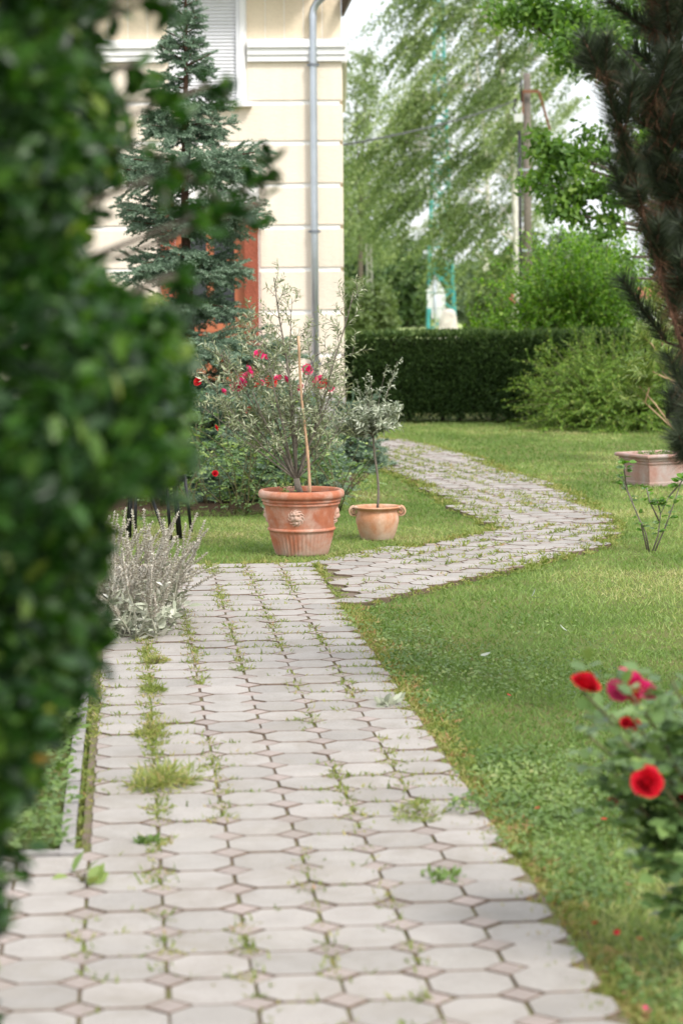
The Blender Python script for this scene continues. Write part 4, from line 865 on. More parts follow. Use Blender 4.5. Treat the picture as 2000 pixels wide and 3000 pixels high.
def arching(name, label, cat, base, nst, H, R, lmat, leaf, n_per, droop, elr, stem='stem', tm='quad', side=4, lw=.45, group=None):
    t = thing(name, label, cat, base, group); base = np.array(base, float); wood = MB(); bag = LeafBag()
    for k in range(nst):
        az = random.uniform(0, 2*PI); el = random.uniform(*elr); L = random.uniform(.65, 1.1)*H
        d = np.array((math.cos(az)*math.cos(el)*R/H*1.1, math.sin(az)*math.cos(el)*R/H*1.1, math.sin(el))); p = base+np.array((math.cos(az), math.sin(az), 0))*random.random()*R*.35
        pts = [p]; dd = d/np.linalg.norm(d); n = 8
        for i in range(n): dd = dd+np.array((random.gauss(0, .06), random.gauss(0, .06), -droop*(i/n))); dd /= np.linalg.norm(dd); pts.append(pts[-1]+dd*L/n)
        pts = [np.array((a[0], a[1], max(.03, a[2]))) for a in pts]; wood.tube(pts, [.006-.0005*i for i in range(n+1)], 4)
        for j in range(side):
            q, d2 = along(pts, random.uniform(.3, .95)); o = rng.normal(size=3); o[2] = o[2]*.4; o /= np.linalg.norm(o); tw = grow(q, d2*.8+o*.7, random.uniform(.12, .34)*H, 3, .1, -.04*droop*4); twig_leaves(bag, tw, n_per, leaf, leaf*lw, .05, .8)
        twig_leaves(bag, pts, n_per, leaf, leaf*lw, .3, .8)
    wood.build('stems', M[stem], t, True); bag.build('foliage', tm, M[lmat], t); return t
g = gnd(1425, 985)
arching('spirea_shrub', 'wide low shrub of arching yellow-green branches before the hedge', 'shrub', (g[0], g[1]+.2, 0), 600, 1.14, .98, 'spirea', .032, 27, .22, (.12, 1.4), side=6)
arching('bright_shrub', 'tall bright green leafy shrub rising above the hedge', 'shrub', (at(1330, 800, 30.3)[0], 30.3, 0), 230, 2.2, .85, 'bright', .060, 18, .06, (.75, 1.5), side=7, lw=.6)
arching('bright_shrub', 'lower green shrub with orange blossoms at the hedge beside the tall bright one', 'shrub', (at(1185, 800, 29.9)[0], 29.9, 0), 100, 1.35, .55, 'bright', .058, 18, .08, (.6, 1.5), side=6, lw=.6)
fl = bpy.data.objects['bright_shrub.001']
OR = rose_mesh('blossom', plain('orange_petal', (.80, .42, .28), .6, 0, .2, 30, 0), 3, .05, 9)
for xd, yd in ((1175, 680), (1178, 693), (1171, 688)): inst('blossom', OR, at(xd, yd, 29.6), fl, (1.1, 0, 1), (.6,)*3)
# oleander-like shoots in front of the low shrub
ol = thing('oleander', 'long pale stems with narrow light green leaves in front of the low shrub', 'plant', (3.45, 22.0, 0)); wood = MB(); bag = LeafBag()
for pl in ([(1600, 1020), (1545, 985), (1480, 925), (1455, 900), (1440, 905)], [(1545, 985), (1505, 930), (1470, 890), (1450, 865)], [(1600, 1000), (1555, 900), (1530, 800), (1510, 720), (1500, 690)], [(1555, 900), (1535, 850), (1495, 790), (1470, 770)], [(1535, 850), (1515, 770), (1520, 720)], [(1480, 925), (1490, 890), (1485, 870)], [(1600, 960), (1565, 860), (1560, 760)], [(1530, 870), (1500, 855), (1480, 840)], [(1545, 880), (1520, 855), (1525, 835)]):
    dd = 22+random.gauss(0, .15); pts = [at(x, y, dd) for x, y in pl]; wood.tube(pts, [.008-.0013*i for i in range(len(pts))], 5)
    twig_leaves(bag, pts, 70, .12, .022, .45, 1.0)
    for j in range(3): q, d2 = along(pts, random.uniform(.6, 1)); o = rng.normal(size=3); tw = grow(q, d2+o*.4, .16, 3, .1, .1); twig_leaves(bag, tw, 26, .11, .020, .1, .9)
wood.tube([(3.45, 22, 0), at(1600, 1010, 22)], [.014, .009], 6); wood.build('stems', M['cane'], ol, True); bag.build('foliage', 'oval', M['oleander'], ol)

# ------------------------------------------------------------------ trees beyond the garden
def blob_tree(name, label, base, blobs, n, leaf, mat, trunk=.12, group=None, bark='bark', tm='quad', cl=.16, cat='tree'):
    base = np.array(base, float); t = thing(name, label, cat, base, group); wood = MB(); vol = np.array([b_[3]*b_[4]*b_[5] for b_ in blobs]); vol = vol**.75/np.sum(vol**.75)
    zc = np.mean([b_[2] for b_ in blobs]); wood.tube([base, base+np.array((random.gauss(0, .05), 0, zc*.45)), np.array((np.mean([b_[0] for b_ in blobs])*.5+base[0]*.5, base[1], zc))], [trunk, trunk*.8, trunk*.4], 8)
    P = []; N = []; sh = []
    for b_, v in zip(blobs, vol):
        c = np.array(b_[:3]); r = np.array(b_[3:6]); k = max(6, int(n*v/34)); a0 = np.array((base[0], base[1], min(zc*.6, c[2])))
        wood.tube([a0, a0*.5+c*.5+np.array((0, 0, -.1*r[2])), c], [trunk*.45, trunk*.28, trunk*.1], 5)
        d = rdir(k); cc = c+d*r*(rng.random(k)[:, None]**.38)*.95; m_ = int(n*v/k); i = np.repeat(np.arange(k), m_); sig = cl*r.mean()*(.6+.8*rng.random(k))
        p = cc[i]+rng.normal(size=(len(i), 3))*sig[i][:, None]*np.array((1, 1, .7)); P.append(p); N.append(d[i]); sh.append(np.clip(rng.random(k)[i]*.55+rng.random(len(i))*.45, 0, 1))
    P = np.concatenate(P); N = np.concatenate(N); sh = np.concatenate(sh); k = P[:, 2] > .05; P, N, sh = P[k], N[k], sh[k]
    wood.build('trunk', M[bark], t, True); leaves('crown', P, rdir(len(P))+np.array((0, 0, -.35)), N*.6+rdir(len(P))*.8+np.array((0, 0, .5)), leaf*(.6+.8*rng.random(len(P))), leaf*.62, tm, M[mat], t, rnd=sh)
    return t
def bl(xd, yd, d, rx, rz, dy=0.0, ry=None):   # crown lobe seen at a point of the photograph, radii in photograph pixels
    p = at(xd, yd, d+dy); k = 1.27551*d/FPX; return (*p, rx*k, (ry or (rx+rz)/2)*k, rz*k)
def gx(xd, d): return (at(xd, 800, d)[0], d, 0)
G_ = 'trees beyond the hedge'
blob_tree('round_shrub', 'rounded olive-green shrub at the house corner beyond the hedge', gx(845, 55), [bl(830, 720, 55, 55, 60), bl(865, 700, 55, 45, 50), bl(800, 690, 55, 60, 55), bl(880, 750, 55, 35, 40)], 9000, .10, 'treepale', .05, G_, cat='shrub')
blob_tree('broadleaf_tree', 'dark rounded tree behind the road sign, left of the mast', gx(935, 105), [bl(930, 600, 105, 60, 60), bl(890, 650, 105, 60, 70), bl(960, 660, 105, 55, 70), bl(920, 720, 105, 70, 50), bl(980, 700, 108, 40, 50)], 12000, .22, 'treegreen', .2, G_)
blob_tree('broadleaf_tree', 'tall loose tree rising beside the house wall', gx(830, 78), [bl(815, 180, 78, 55, 70), bl(850, 250, 78, 55, 80), bl(810, 330, 78, 60, 90), bl(850, 420, 78, 70, 90), bl(815, 520, 78, 70, 80), bl(860, 560, 80, 60, 60), bl(780, 430, 80, 60, 120), bl(840, 140, 78, 30, 30)], 9000, .13, 'birch_b', .10, G_, 'bark', cl=.2)
blob_tree('broadleaf_tree', 'dense mid-green tree low beside the house wall', gx(800, 92), [bl(800, 560, 92, 60, 90), bl(840, 610, 92, 50, 60), bl(790, 640, 92, 60, 60)], 9000, .2, 'treedark', .2, G_)
blob_tree('broadleaf_tree', 'pale green tree between the mast and the birch trunk', gx(1085, 118), [bl(1075, 690, 118, 50, 50), bl(1100, 640, 118, 40, 50), bl(1055, 720, 118, 40, 40), bl(1130, 700, 118, 45, 55)], 8000, .24, 'treefar', .2, G_)
blob_tree('broadleaf_tree', 'grey-green round tree behind the tall bright shrub', gx(1310, 100), [bl(1310, 590, 100, 90, 60), bl(1250, 620, 100, 60, 50), bl(1370, 610, 100, 50, 50), bl(1320, 660, 100, 100, 50)], 12000, .22, 'treefar', .2, G_)
blob_tree('broadleaf_tree', 'low tree on the horizon beside the thin lamp post', gx(1470, 160), [bl(1440, 690, 160, 40, 25), bl(1480, 680, 160, 40, 28), bl(1530, 670, 160, 50, 35)], 5000, .35, 'treefar', .2, G_)
blob_tree('broadleaf_tree', 'low leafy tree behind the pole foot at the hedge', gx(1130, 70), [bl(1130, 690, 70, 55, 70), bl(1160, 640, 70, 40, 50), bl(1100, 740, 70, 40, 40)], 8000, .13, 'treepale', .12, G_)
# dark far belt
bt = MB(); n = 26000; x = rng.uniform(-40, 90, n); zt = 3.0+2.0*vnoise(x*.25, x*0+1, 4)+1.2*vnoise(x*.9, x*0+2, 5); zt = np.where(x > 26, zt*.42, zt); z = zt*rng.random(n)**.6
o = leaves('far_treeline', np.stack((x, 205+rng.uniform(0, 6, n), z), 1), rdir(n), rdir(n)+np.array((0, -.5, .6)), .7, .5, 'quad', M['treefar']); tag(o, 'hazy wood on the horizon beyond the fields', 'trees', kind='stuff')
# weeping birches, swept by the wind towards the house
def birch(name, label, base, trunk_pts, lobes, nstr, leaf, mat, seed, sweep=(-.62, -.1, -.8), per=70):
    random.seed(seed); t = thing(name, label, 'birch', base, G_); wood = MB(); d0 = base[1]
    tp = [at(x, y, d0) for x, y in trunk_pts]; tp[0][2] = 0; tp[0][0] = base[0]; wood.tube(tp, [.12*(1-.75*i/(len(tp)-1)) for i in range(len(tp))], 8); P = []; A_ = []; sh = []
    vol = np.array([l_[3]*l_[5] for l_ in lobes]); vol = vol/vol.sum(); sw = np.array(sweep)
    for l_, v in zip(lobes, vol):
        c = np.array(l_[:3]); r = np.array(l_[3:6]); q = tp[min(range(len(tp)), key=lambda i: abs(tp[i][2]-c[2]+.8))]
        mid = q*.5+c*.5+np.array((0, 0, .5)); e = c+np.array((-.5*r[0], 0, .3*r[2])); lim = [q*(1-s)**2+2*mid*s*(1-s)+e*s*s for s in np.linspace(0, 1, 7)]; wood.tube(lim, [.030-.0035*i for i in range(7)], 5)
        ncl = max(3, int(nstr*v/9))
        for k in range(ncl):
            cc = c+(rdir(1)[0]*r*random.random()**.4)*np.array((1, 1, .95)); tone = random.random(); wood.tube([e*.3+lim[3]*.7, cc*.6+lim[4]*.4+np.array((0, 0, .15)), cc], [.012, .008, .004], 4)
            for s_ in range(9):
                p = cc+rng.normal(size=3)*.13*np.array((1.6, 1.5, .8)); L = random.uniform(.8, 2.1); d = sw*np.array((.8, .8, .35))+rng.normal(size=3)*.14; n = per
                tt = np.linspace(0, 1, n); dirx = np.outer(tt, d)+np.outer(tt**1.7, sw*np.array((.45, .5, .75)))
                pp = p+dirx*L+rng.normal(size=(n, 3))*np.array((.034, .04, .028)); P.append(pp); A_.append(np.tile(sw*.7, (n, 1))+rng.normal(size=(n, 3))*.55); sh.append(np.clip(.05+.75*tone+rng.normal(0, .17, n), 0, 1))
    P = np.concatenate(P); A_ = np.concatenate(A_); sh = np.concatenate(sh); wood.build('trunk', M['bark_birch'], t, True)
    leaves('crown', P, A_, rdir(len(P))+np.array((.2, -.5, .5)), leaf*(.6+.7*rng.random(len(P))), leaf*.6, 'quad', M[mat], t, rnd=sh)
birch('weeping_birch', 'large weeping birch blown sideways, white trunk beside the utility pole', gx(1186, 64), [(1186, 640), (1187, 560), (1180, 420), (1165, 250), (1140, 80), (1120, -80), (1110, -250)],
      [bl(1130, 60, 64, 90, 80, 0, 70), bl(1020, 80, 64, 80, 70), bl(1260, 120, 64, 90, 80, 1), bl(1060, 210, 64, 100, 80), bl(1180, 240, 64, 90, 80, -.5), bl(960, 200, 64, 60, 60), bl(1000, 330, 64, 100, 70), bl(1120, 370, 64, 90, 60), bl(920, 330, 64, 70, 60), bl(1230, 330, 64, 70, 80, .8), bl(940, 440, 64, 90, 50), bl(1060, 460, 64, 80, 50), bl(1160, 480, 64, 60, 60), bl(1090, 560, 65, 60, 50), bl(1290, 420, 66, 70, 60), bl(1240, 510, 65, 60, 60), bl(1020, -40, 64, 120, 70), bl(1180, -60, 64, 130, 70)], 1000, .092, 'birch', 41)
birch('weeping_birch', 'paler weeping birch behind, its drooping strands left of the utility pole', gx(1112, 84), [(1112, 690), (1115, 600), (1120, 450), (1110, 300), (1090, 100), (1085, -60)],
      [bl(1000, 130, 84, 90, 90), bl(1110, 160, 84, 100, 90), bl(1330, 60, 84, 120, 80), bl(930, 260, 84, 90, 80), bl(1040, 300, 84, 100, 80), bl(1150, 320, 84, 90, 90), bl(1300, 220, 86, 80, 70), bl(900, 400, 84, 90, 70), bl(1000, 420, 84, 90, 70), bl(1110, 450, 84, 90, 70), bl(880, 510, 84, 70, 50), bl(980, 530, 84, 60, 40)], 300, .115, 'birch_b', 43, per=50)
# maple hanging in from the right
random.seed(51)
mt_lobes = [bl(1250, 30, 27, 110, 50), bl(1380, 60, 27, 110, 60), bl(1180, 20, 27, 60, 35), bl(1340, 130, 27.5, 70, 40), bl(1450, 150, 28, 70, 60), bl(1300, 90, 26.5, 60, 40), bl(1250, 330, 27, 50, 35), bl(1300, 370, 27, 70, 40), bl(1370, 340, 27.5, 60, 45), bl(1240, 420, 27, 50, 35), bl(1330, 440, 27, 70, 40), bl(1400, 430, 27, 50, 50), bl(1300, 490, 27, 60, 30), bl(1400, 520, 27, 50, 30), bl(1430, 590, 27, 26, 16), bl(1445, 640, 26.6, 20, 14), bl(1520, 300, 28, 80, 120), bl(1530, 480, 28, 70, 80), bl(1480, 40, 28, 90, 60)]
blob_tree('maple_tree', 'fresh green maple whose boughs hang in behind the pine', (5.6, 27.6, 0), mt_lobes, 11000, .085, 'maple', .13, None, tm='maple', cl=.30)
random.seed(52)
# ------------------------------------------------------------------ pine at the right
pn = thing('pine_tree', 'dark long-needled pine with brown dead needles at the right edge', 'pine', (2.1, 8.7, 0)); wood = MB()
wood.tube([(2.1, 8.7, 0), (2.07, 8.7, 1.2), (2.03, 8.7, 2.6), (1.97, 8.7, 4.0)], [.10, .09, .075, .05], 10); wood.build('trunk', M['bark_pine'], pn, True)
segs, dead = [], []; wood = MB()
def bough(pl, d, thick=.012, live0=.55, dead1=.7, side=5, sl=.16):
    pl = [(x+14-(8 if y > 480 else 0), y) for x, y in pl]
    side = int(side*1.6); d = (d[0]*1.2, d[1]*1.2); sl *= 1.2; thick *= .65
    pts = [at(x, y, dd) for (x, y), dd in zip(pl, np.linspace(d[0], d[1], len(pl)))]; fine = [along(pts, t)[0] for t in np.linspace(0, .9999, 16)]
    wood.tube(fine, [thick*(1-.6*i/15) for i in range(16)], 7)
    for i in range(15):
        t = i/15
        if t > live0: segs.append((fine[i], fine[i+1]))
        if t < dead1 and t > .08: dead.append((fine[i], fine[i+1]))
    for k in range(side):
        q, dr_ = along(fine, random.uniform(.25, .95)); o = rng.normal(size=3); o = unit(o); o[0] = abs(o[0])*.4 if q[2] < 1.9 else o[0]; e = dr_*.8+o*.75+np.array((0, 0, .25)); e = unit(e); L = sl*random.uniform(.6, 1.25); m_ = q+e*L*.5; en = m_+unit(e+np.array((0, 0, .3)))*L*.5
        wood.tube([q, m_, en], [.006, .005, .003], 5); segs.append((m_, en)); segs.append((q*.5+m_*.5, m_))
        if random.random() < .6: dead.append((q, m_))
bough([(1640, 900), (1560, 800), (1500, 600), (1450, 440), (1400, 260), (1362, 110)], (7.1, 6.8), .013, .34, .55, 9, .15)
bough([(1660, 640), (1600, 520), (1530, 400), (1480, 260), (1445, 190)], (7.2, 6.9), .012, .25, .4, 9)
bough([(1700, 420), (1620, 300), (1560, 160), (1500, 20), (1460, -90)], (7.2, 6.9), .014, .1, .3, 13, .2)
bough([(1720, 260), (1640, 120), (1580, 0), (1540, -120)], (7.3, 7.0), .014, .1, .3, 12, .2)
bough([(1650, 820), (1590, 700), (1545, 560), (1520, 450)], (7.3, 7.2), .012, .3, .55, 10, .18)
bough([(1690, 980), (1640, 900), (1590, 780), (1555, 660), (1520, 560)], (7.2, 7.0), .011, .5, .8, 7, .14)
bough([(1740, 1000), (1680, 1010), (1620, 980), (1580, 920)], (7.2, 7.0), .011, .2, .6, 9, .15)
bough([(1740, 1090), (1680, 1075), (1610, 1050), (1560, 1030)], (7.1, 6.9), .010, .3, .6, 8, .12)
bough([(1740, 880), (1680, 860), (1620, 800), (1590, 740)], (7.3, 7.2), .010, .3, .7, 8, .14)
bough([(1700, 560), (1640, 460), (1590, 340), (1560, 230)], (7.4, 7.3), .012, .1, .4, 12, .2)
bough([(1720, 700), (1660, 620), (1600, 560), (1570, 450)], (7.5, 7.5), .012, .1, .4, 12, .2)
for sx in (1.40, 1.62):      # hidden boughs to the right keep the crown dense
    for z in (1.2, 1.6, 2.0, 2.4, 2.8):
        p = np.array((2.0, 8.7, z)); e = np.array((sx, 8.7+random.uniform(-.5, .5), z+.35)); segs += [(p*.5+e*.5, e), (e, e+np.array((-.08, 0, .2)))]; wood.tube([p, e], [.014, .006], 6)
for k in range(34):
    p = np.array((random.uniform(1.16, 1.6), 8.6+random.uniform(-.25, .45), random.uniform(.95, 2.85))); e = p+np.array((random.gauss(-.06, .06), random.gauss(0, .06), random.uniform(.12, .24)))
    q = p+np.array((.35, .05, -.12)); segs += [(p, e)]; wood.tube([q, p, e], [.008, .005, .003], 5); dead.append((q, p)) if k % 2 else None
wood.build('branches', M['bark_pine'], pn, True)
pos, ax, L, i = needle_arrays(segs, 2600, .088, math.radians(48), .12); leaves('needles', pos, ax, rdir(len(pos)), L, .0026, 'tri', M['pine'], pn)
pos, ax, L, i = needle_arrays(dead, 700, .075, math.radians(100), -.45); leaves('dead_needles', pos, ax, rdir(len(pos)), L, .002, 'tri', M['deadneedle'], pn)

# ------------------------------------------------------------------ utility pole, cable, mast, signs
UD = 58.0; u0 = gx(1212, UD); up_ = thing('utility_pole', 'weathered grey utility pole with grey box and black cable pipe', 'pole', u0); tpz = at(1209, 168, UD)
MB().tube([u0, (tpz[0], UD, tpz[2])], [.115, .085], 14).build('post', M['polewood'], up_, True)
bx = at(1190, 271, UD-.12); cb = MB().box(bx, (.21, .16, .2)).build('junction_box', M['greybox'], up_)
c0 = at(1192, 300, UD-.1); c1 = at(1196, 640, UD-.1); MB().tube([c0, (c1[0], UD-.1, .0)], .045, 10).build('cable_pipe', M['blackplastic'], up_, True)
for y in (390, 575): MB().box(at(1203, y, UD-.08), (.3, .05, .035)).build('clamp', M['zinc'], up_)
mb = MB(); a = at(1200, 208, UD-.1); b_ = at(1237, 212, UD-.35); mb.box((a+b_)/2, (.40, .07, .07)); mb.tube([b_, at(1262, 298, UD-.1)], .03, 6); mb.tube([a, a+np.array((0, 0, -.6))], .02, 6); mb.build('rusty_bracket', M['rust'], up_)
mb = MB(); mb.tube([at(1186, 229, UD-.15), at(1179, 231, UD-.15)], .05, 8); mb.tube([at(1183, 235, UD-.15), at(1178, 250, UD-.12), at(1188, 266, UD-.12)], .022, 6); mb.tube([at(1196, 180, UD-.1), at(1196, 235, UD-.1)], .025, 6); mb.build('insulator', M['blackplastic'], up_)
ka, kb_ = at(1184, 231, UD-.1), np.array((-2.2, 34.0, 3.5)); wire = thing('overhead_cable', 'black cable sagging from the utility pole towards the house', 'cable', ka)
MB().tube([ka*(1-t)+kb_*t-np.array((0, 0, 1.15*4*t*(1-t)*.2)) for t in np.linspace(0, 1, 24)], .021, 6).build('strand', M['blackplastic'], wire, True)
ka, kb_ = at(865, 118, 66), at(1100, 140, 60); wire = thing('overhead_cable', 'thin wire crossing the white sky gap near the house corner', 'cable', ka)
kc = at(700, 60, 72)
MB().tube([kc*(1-t)+kb_*t-np.array((0, 0, .5*4*t*(1-t))) for t in np.linspace(0, 1, 16)], .006, 5).build('strand', M['greybox'], wire, True)
TD = 95.0; tw = thing('lattice_mast', 'teal lattice mast standing behind the weeping birches', 'mast', gx(1014, TD))
lb = [at(982, 715, TD), at(1044, 715, TD)]; lt = [at(1000, 60, TD), at(1013, 60, TD)]; zb, zt = 0.0, 13.5; wb, wt = (lb[1][0]-lb[0][0])/2*1.0, .16; cxb, cxt = (lb[0][0]+lb[1][0])/2, (lt[0][0]+lt[1][0])/2
def corner(k, t):
    w = wb*(1-t)**1.25+wt*(1-(1-t)**1.25); sx, sy = ((-1, -1), (1, -1), (1, 1), (-1, 1))[k % 4]; return np.array((cxb*(1-t)+cxt*t+sx*w, TD+sy*w, zt*t))
for k in range(4): MB().tube([corner(k, t) for t in np.linspace(0, 1, 8)], .055, 6).build('leg', M['teal'], tw)
mb = MB(); nl = 16
for i in range(nl):
    t0, t1 = i/nl, (i+1)/nl
    for k in range(4): mb.tube([corner(k, t0), corner(k+1, t1)], .026, 4); mb.tube([corner(k+1, t0), corner(k, t1)], .026, 4); mb.tube([corner(k, t1), corner(k+1, t1)], .026, 4)
mb.build('bracing', M['teal'], tw)
SD_ = 75.0; rs = thing('road_sign', 'pale backs of a triangular and two square road sign plates on one post', 'sign', gx(1001, SD_))
def plate(pts, y, name):
    mb = MB(); P = [at(x, yy, SD_) for x, yy in pts]; k = len(P); mb.add([(p[0], y, p[2]) for p in P]+[(p[0], y+.02, p[2]) for p in P], [tuple(range(k)), tuple(range(2*k-1, k-1, -1))]+[(i, k+i, k+(i+1) % k, (i+1) % k) for i in range(k)]); return mb.build(name, M['signback'], rs)
plate([(976, 671), (1021, 671), (1000, 631)], SD_+.05, 'triangle_plate'); plate([(980, 672.5), (1022, 674), (1022, 709), (981, 708)], SD_+.055, 'square_plate'); plate([(990, 709.5), (1017, 709.5), (1016, 732), (991, 732)], SD_+.05, 'small_plate')
s0 = gx(1003, SD_); s1 = at(999, 636, SD_); MB().tube([(s1[0], SD_, 0), (s1[0], SD_, s1[2])], .032, 10).build('post', M['zinc'], rs, True)
ms = thing('stone_marker', 'rough pale stone marker standing beside the road sign', 'stone', gx(1029, 74)); c = gx(1029, 74)
MB().lathe([(0, 0), (.30, 0), (.30, .3), (.27, .6), (.24, .85), (.2, 1.0), (.13, 1.06), (0, 1.07)], c, 12, lambda r, z, t: r*(1+.10*math.sin(2*t+3*z)+.06*math.sin(5*t+7*z))).build('block', M['whitewash'], ms)
lp = thing('concrete_pole', 'leaning ladder-like concrete pole among the bushes beyond the hedge', 'pole', gx(856, 66)); mb = MB(); a0, a1 = np.array(gx(855, 66)), at(846, 560, 66)
ax_ = (a1-a0); 
for s in (-.075, .075): mb.tube([a0+np.array((s, 0, 0)), a1+np.array((s*.8, 0, 0))], .028, 4)
mb.build('rails', M['concrete'], lp); 
for t in np.linspace(.1, .98, 12): p = a0*(1-t)+a1*t; MB().box(p, (.13, .04, .06)).build('rung', M['concrete'], lp)
sl = thing('street_lamp', 'thin distant lamp post against the sky at the right', 'lamp', gx(1476, 130)); c = np.array(gx(1476, 130)); tz = at(1474, 570, 130)[2]
mb = MB(); mb.tube([c, c+np.array((0, 0, tz)), c+np.array((-.2, 0, tz+.35)), c+np.array((-.8, 0, tz+.5))], [.07, .055, .05, .04], 8); mb.build('post', M['zinc'], sl, True); MB().box(c+np.array((-1.0, 0, tz+.5)), (.6, .25, .14)).build('lamp_head', M['greybox'], sl)
sh = thing('shed', 'small white outbuilding with red roof at the far right beyond the hedge', 'building', (gx(1478, 128)[0]+.6, 128, 0)); c = np.array((gx(1478, 128)[0]+.9, 128, 0))
MB().box(c+np.array((0, 0, .55)), (2.6, 2, 1.1)).build('wall', M['white'], sh); MB().add([c+np.array(v) for v in ((-1.5, -1.2, 1.05), (1.5, -1.2, 1.05), (1.5, 1.2, 1.05), (-1.5, 1.2, 1.05), (-1.5, 0, 1.75), (1.5, 0, 1.75))], [(0, 1, 5, 4), (2, 3, 4, 5), (0, 4, 3), (1, 2, 5), (0, 3, 2, 1)]).build('roof', M['redtile'], sh)

# ------------------------------------------------------------------ foreground evergreen bush on the left, close to the lens
random.seed(61)
fb = thing('evergreen_bush', 'big blurred evergreen bush filling the near left side', 'bush', (-1.3, 3.35, 0))
FD = 3.3
edge = [(-80, 330), (0, 290), (25, 240), (80, 235), (150, 245), (190, 285), (240, 305), (320, 305), (400, 300), (440, 240), (500, 228), (600, 232), (645, 260), (690, 345), (720, 425), (800, 440), (880, 430), (960, 455), (1040, 450), (1090, 430), (1140, 330), (1200, 270), (1300, 262), (1400, 255), (1500, 265), (1560, 245), (1620, 190), (1700, 170), (1760, 120), (1850, 75), (1950, 45), (2050, 70), (2120, 55), (2200, -15), (2352, -45)]
zz = [at(0, y, FD)[2] for y, x in edge]; xx_ = [at(x-(-6 if 700 < y < 1120 else 4 if y > 1550 else 8), y, FD)[0] for y, x in edge]; zz, xx_ = zz[::-1], xx_[::-1]
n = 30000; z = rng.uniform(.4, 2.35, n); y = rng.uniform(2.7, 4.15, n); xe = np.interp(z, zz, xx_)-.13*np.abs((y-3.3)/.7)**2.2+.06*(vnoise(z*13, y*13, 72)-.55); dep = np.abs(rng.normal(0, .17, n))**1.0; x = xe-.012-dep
# denser shell, open interior
cl = vnoise(z*9+y*3, y*9-z*2, 71); k = (cl > .26) | (dep > .08); pos = np.stack((x, y, z), 1)[k]; dep = dep[k]; n = len(pos)
ax = np.stack((np.full(n, .55), rng.normal(-.25, .5, n), np.full(n, .25)), 1)+rng.normal(0, .5, (n, 3))
leaves('foliage', pos-unit(ax)*.02, ax, np.stack((np.full(n, .3), np.full(n, -.35), np.full(n, .9)), 1)+rng.normal(0, .5, (n, 3)), .042*(.6+.7*rng.random(n)), .021, 'oval', M['privet'], fb, rnd=np.clip(rng.random(n)*1.0-dep*1.2, 0, 1), smooth=True)  # deeper leaves get darker tones: shade inside the bush put into their colour
wood = MB(); bag = LeafBag()
for (x0, y0), (x1, y1), dd in (((470, 200), (535, 240), 2.95), ((300, 150), (330, 200), 2.9), ((320, 330), (500, 470), 2.9), ((520, 470), (600, 420), 3.15), ((430, 500), (600, 520), 3.05), ((330, 10), (390, 60), 2.8), ((300, 0), (395, 20), 2.75), ((400, 640), (440, 690), 2.6), ((300, 1080), (400, 1150), 2.7), ((340, 420), (470, 540), 2.75), ((600, 460), (615, 370), 3.15), ((320, 230), (420, 270), 2.8)):
    dd *= 1.27; a, b_ = at(x0, y0, dd), at(x1, y1, dd+.05); pts = [a*(1-t)+b_*t+np.array((0, 0, .01*math.sin(t*3)))+rng.normal(size=3)*.003 for t in np.linspace(0, 1, 6)]; a2 = a+np.array((-.25, -.05, -.1)); wood.tube([a2]+pts, [.005, .004, .003, .0025, .002, .0015, .001], 5)
    L = np.linalg.norm(b_-a); twig_leaves(bag, pts, int(L*170)+7, .040, .020, .0, .95, -.1)
base = np.array((-1.3, 3.35, 0))
for k in range(46):
    e = pos[rng.integers(n)]-np.array((.06, 0, .03)); m_ = base*.45+e*.55+np.array((-.06, 0, .25)); wood.tube([base+np.array((random.gauss(0, .08), random.gauss(0, .1), 0)), base*.7+m_*.3+np.array((0, 0, .1)), m_, e], [.016, .012, .008, .003], 6)
wood.build('stems', M['bark'], fb, True); bag.build('twig_leaves', 'oval', M['privet'], fb, True)

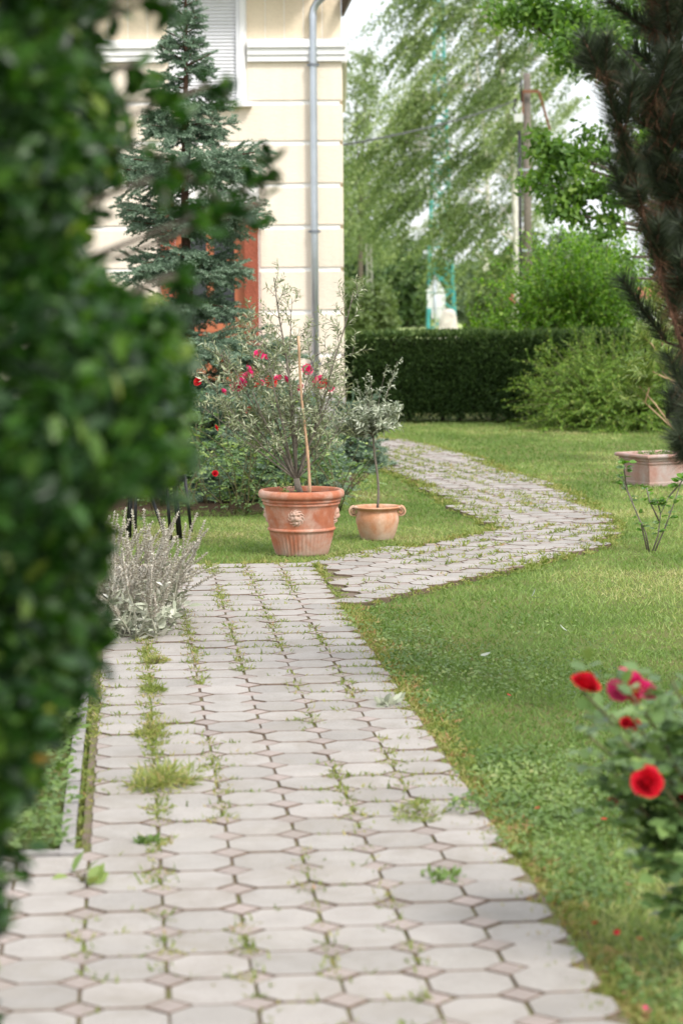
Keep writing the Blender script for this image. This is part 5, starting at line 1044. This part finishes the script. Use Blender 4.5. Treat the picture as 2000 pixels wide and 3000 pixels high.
# ------------------------------------------------------------------ small litter on the lawn
random.seed(71)
def petal_mesh(name, mat, l, w):
    V = []; F = []
    for j in range(4):
        for i in range(4): u, v = i/3*2-1, j/3; V.append((u*w*math.sin(PI*(.15+.75*v))*.9, v*l, .25*l*(v-.5)**2+.12*w*u*u+.012))
    for j in range(3):
        for i in range(3): a = 4*j+i; F.append((a, a+1, a+5, a+4))
    me = bpy.data.meshes.new(name); me.from_pydata(V, [], F); me.attributes.new('rnd', 'FLOAT', 'POINT').data.foreach_set('value', [.5]*16); me.materials.append(mat); return me
pm = [petal_mesh('fallen_petal', M['rosered'], .022, .012), petal_mesh('fallen_petal', M['rosepink'], .022, .012)]
for xd, yd, k, lab in ((1440, 2040, 1, 'pink fallen rose petal on the grass below the rose bush'), (1416, 2155, 0, 'red fallen rose petal on the lawn near the bottom right'), (1470, 2168, 0, 'dark red fallen petal under the rose bush, lower right'), (1380, 1888, 0, 'small red fallen petal left of the rose bush foot'), (1472, 2322, 1, 'fallen petal at the bottom edge beside the path'), (1240, 1862, 0, 'lone red petal on clover midway to the path'), (1170, 1604, 0, 'tiny orange-red petal far out on the open lawn'), (1372, 2130, 0, 'dull red fallen petal nearest the path edge')):
    o = inst('fallen_petal', pm[k], gnd(xd, yd, .034), None, (random.gauss(0, .3), random.gauss(0, .3), random.uniform(0, 6)), (.85,)*3); tag(o, lab, 'petal', 'petals fallen on the lawn')
lm = petal_mesh('fallen_leaf', M['deadleaf'], .036, .009)
for xd, yd, lab in ((1228, 1372, 'pale dry leaf lying on the lawn below the path bend'), (1295, 1455, 'pale dry leaf standing up in the middle of the lawn'), (1105, 1512, 'pale dry leaf on the dry patch of lawn near the path'), (1240, 1380, 'second pale dry leaf tip beside the one below the path bend'), (1560, 1403, 'pale dry leaf at the right edge of the lawn')):
    o = inst('fallen_leaf', lm, gnd(xd, yd, .03), None, (random.gauss(.3, .3), random.gauss(0, .3), random.choice((1.2, 1.9, -1.3))), (1.2,)*3); tag(o, lab, 'leaf', 'dry leaves on the lawn')
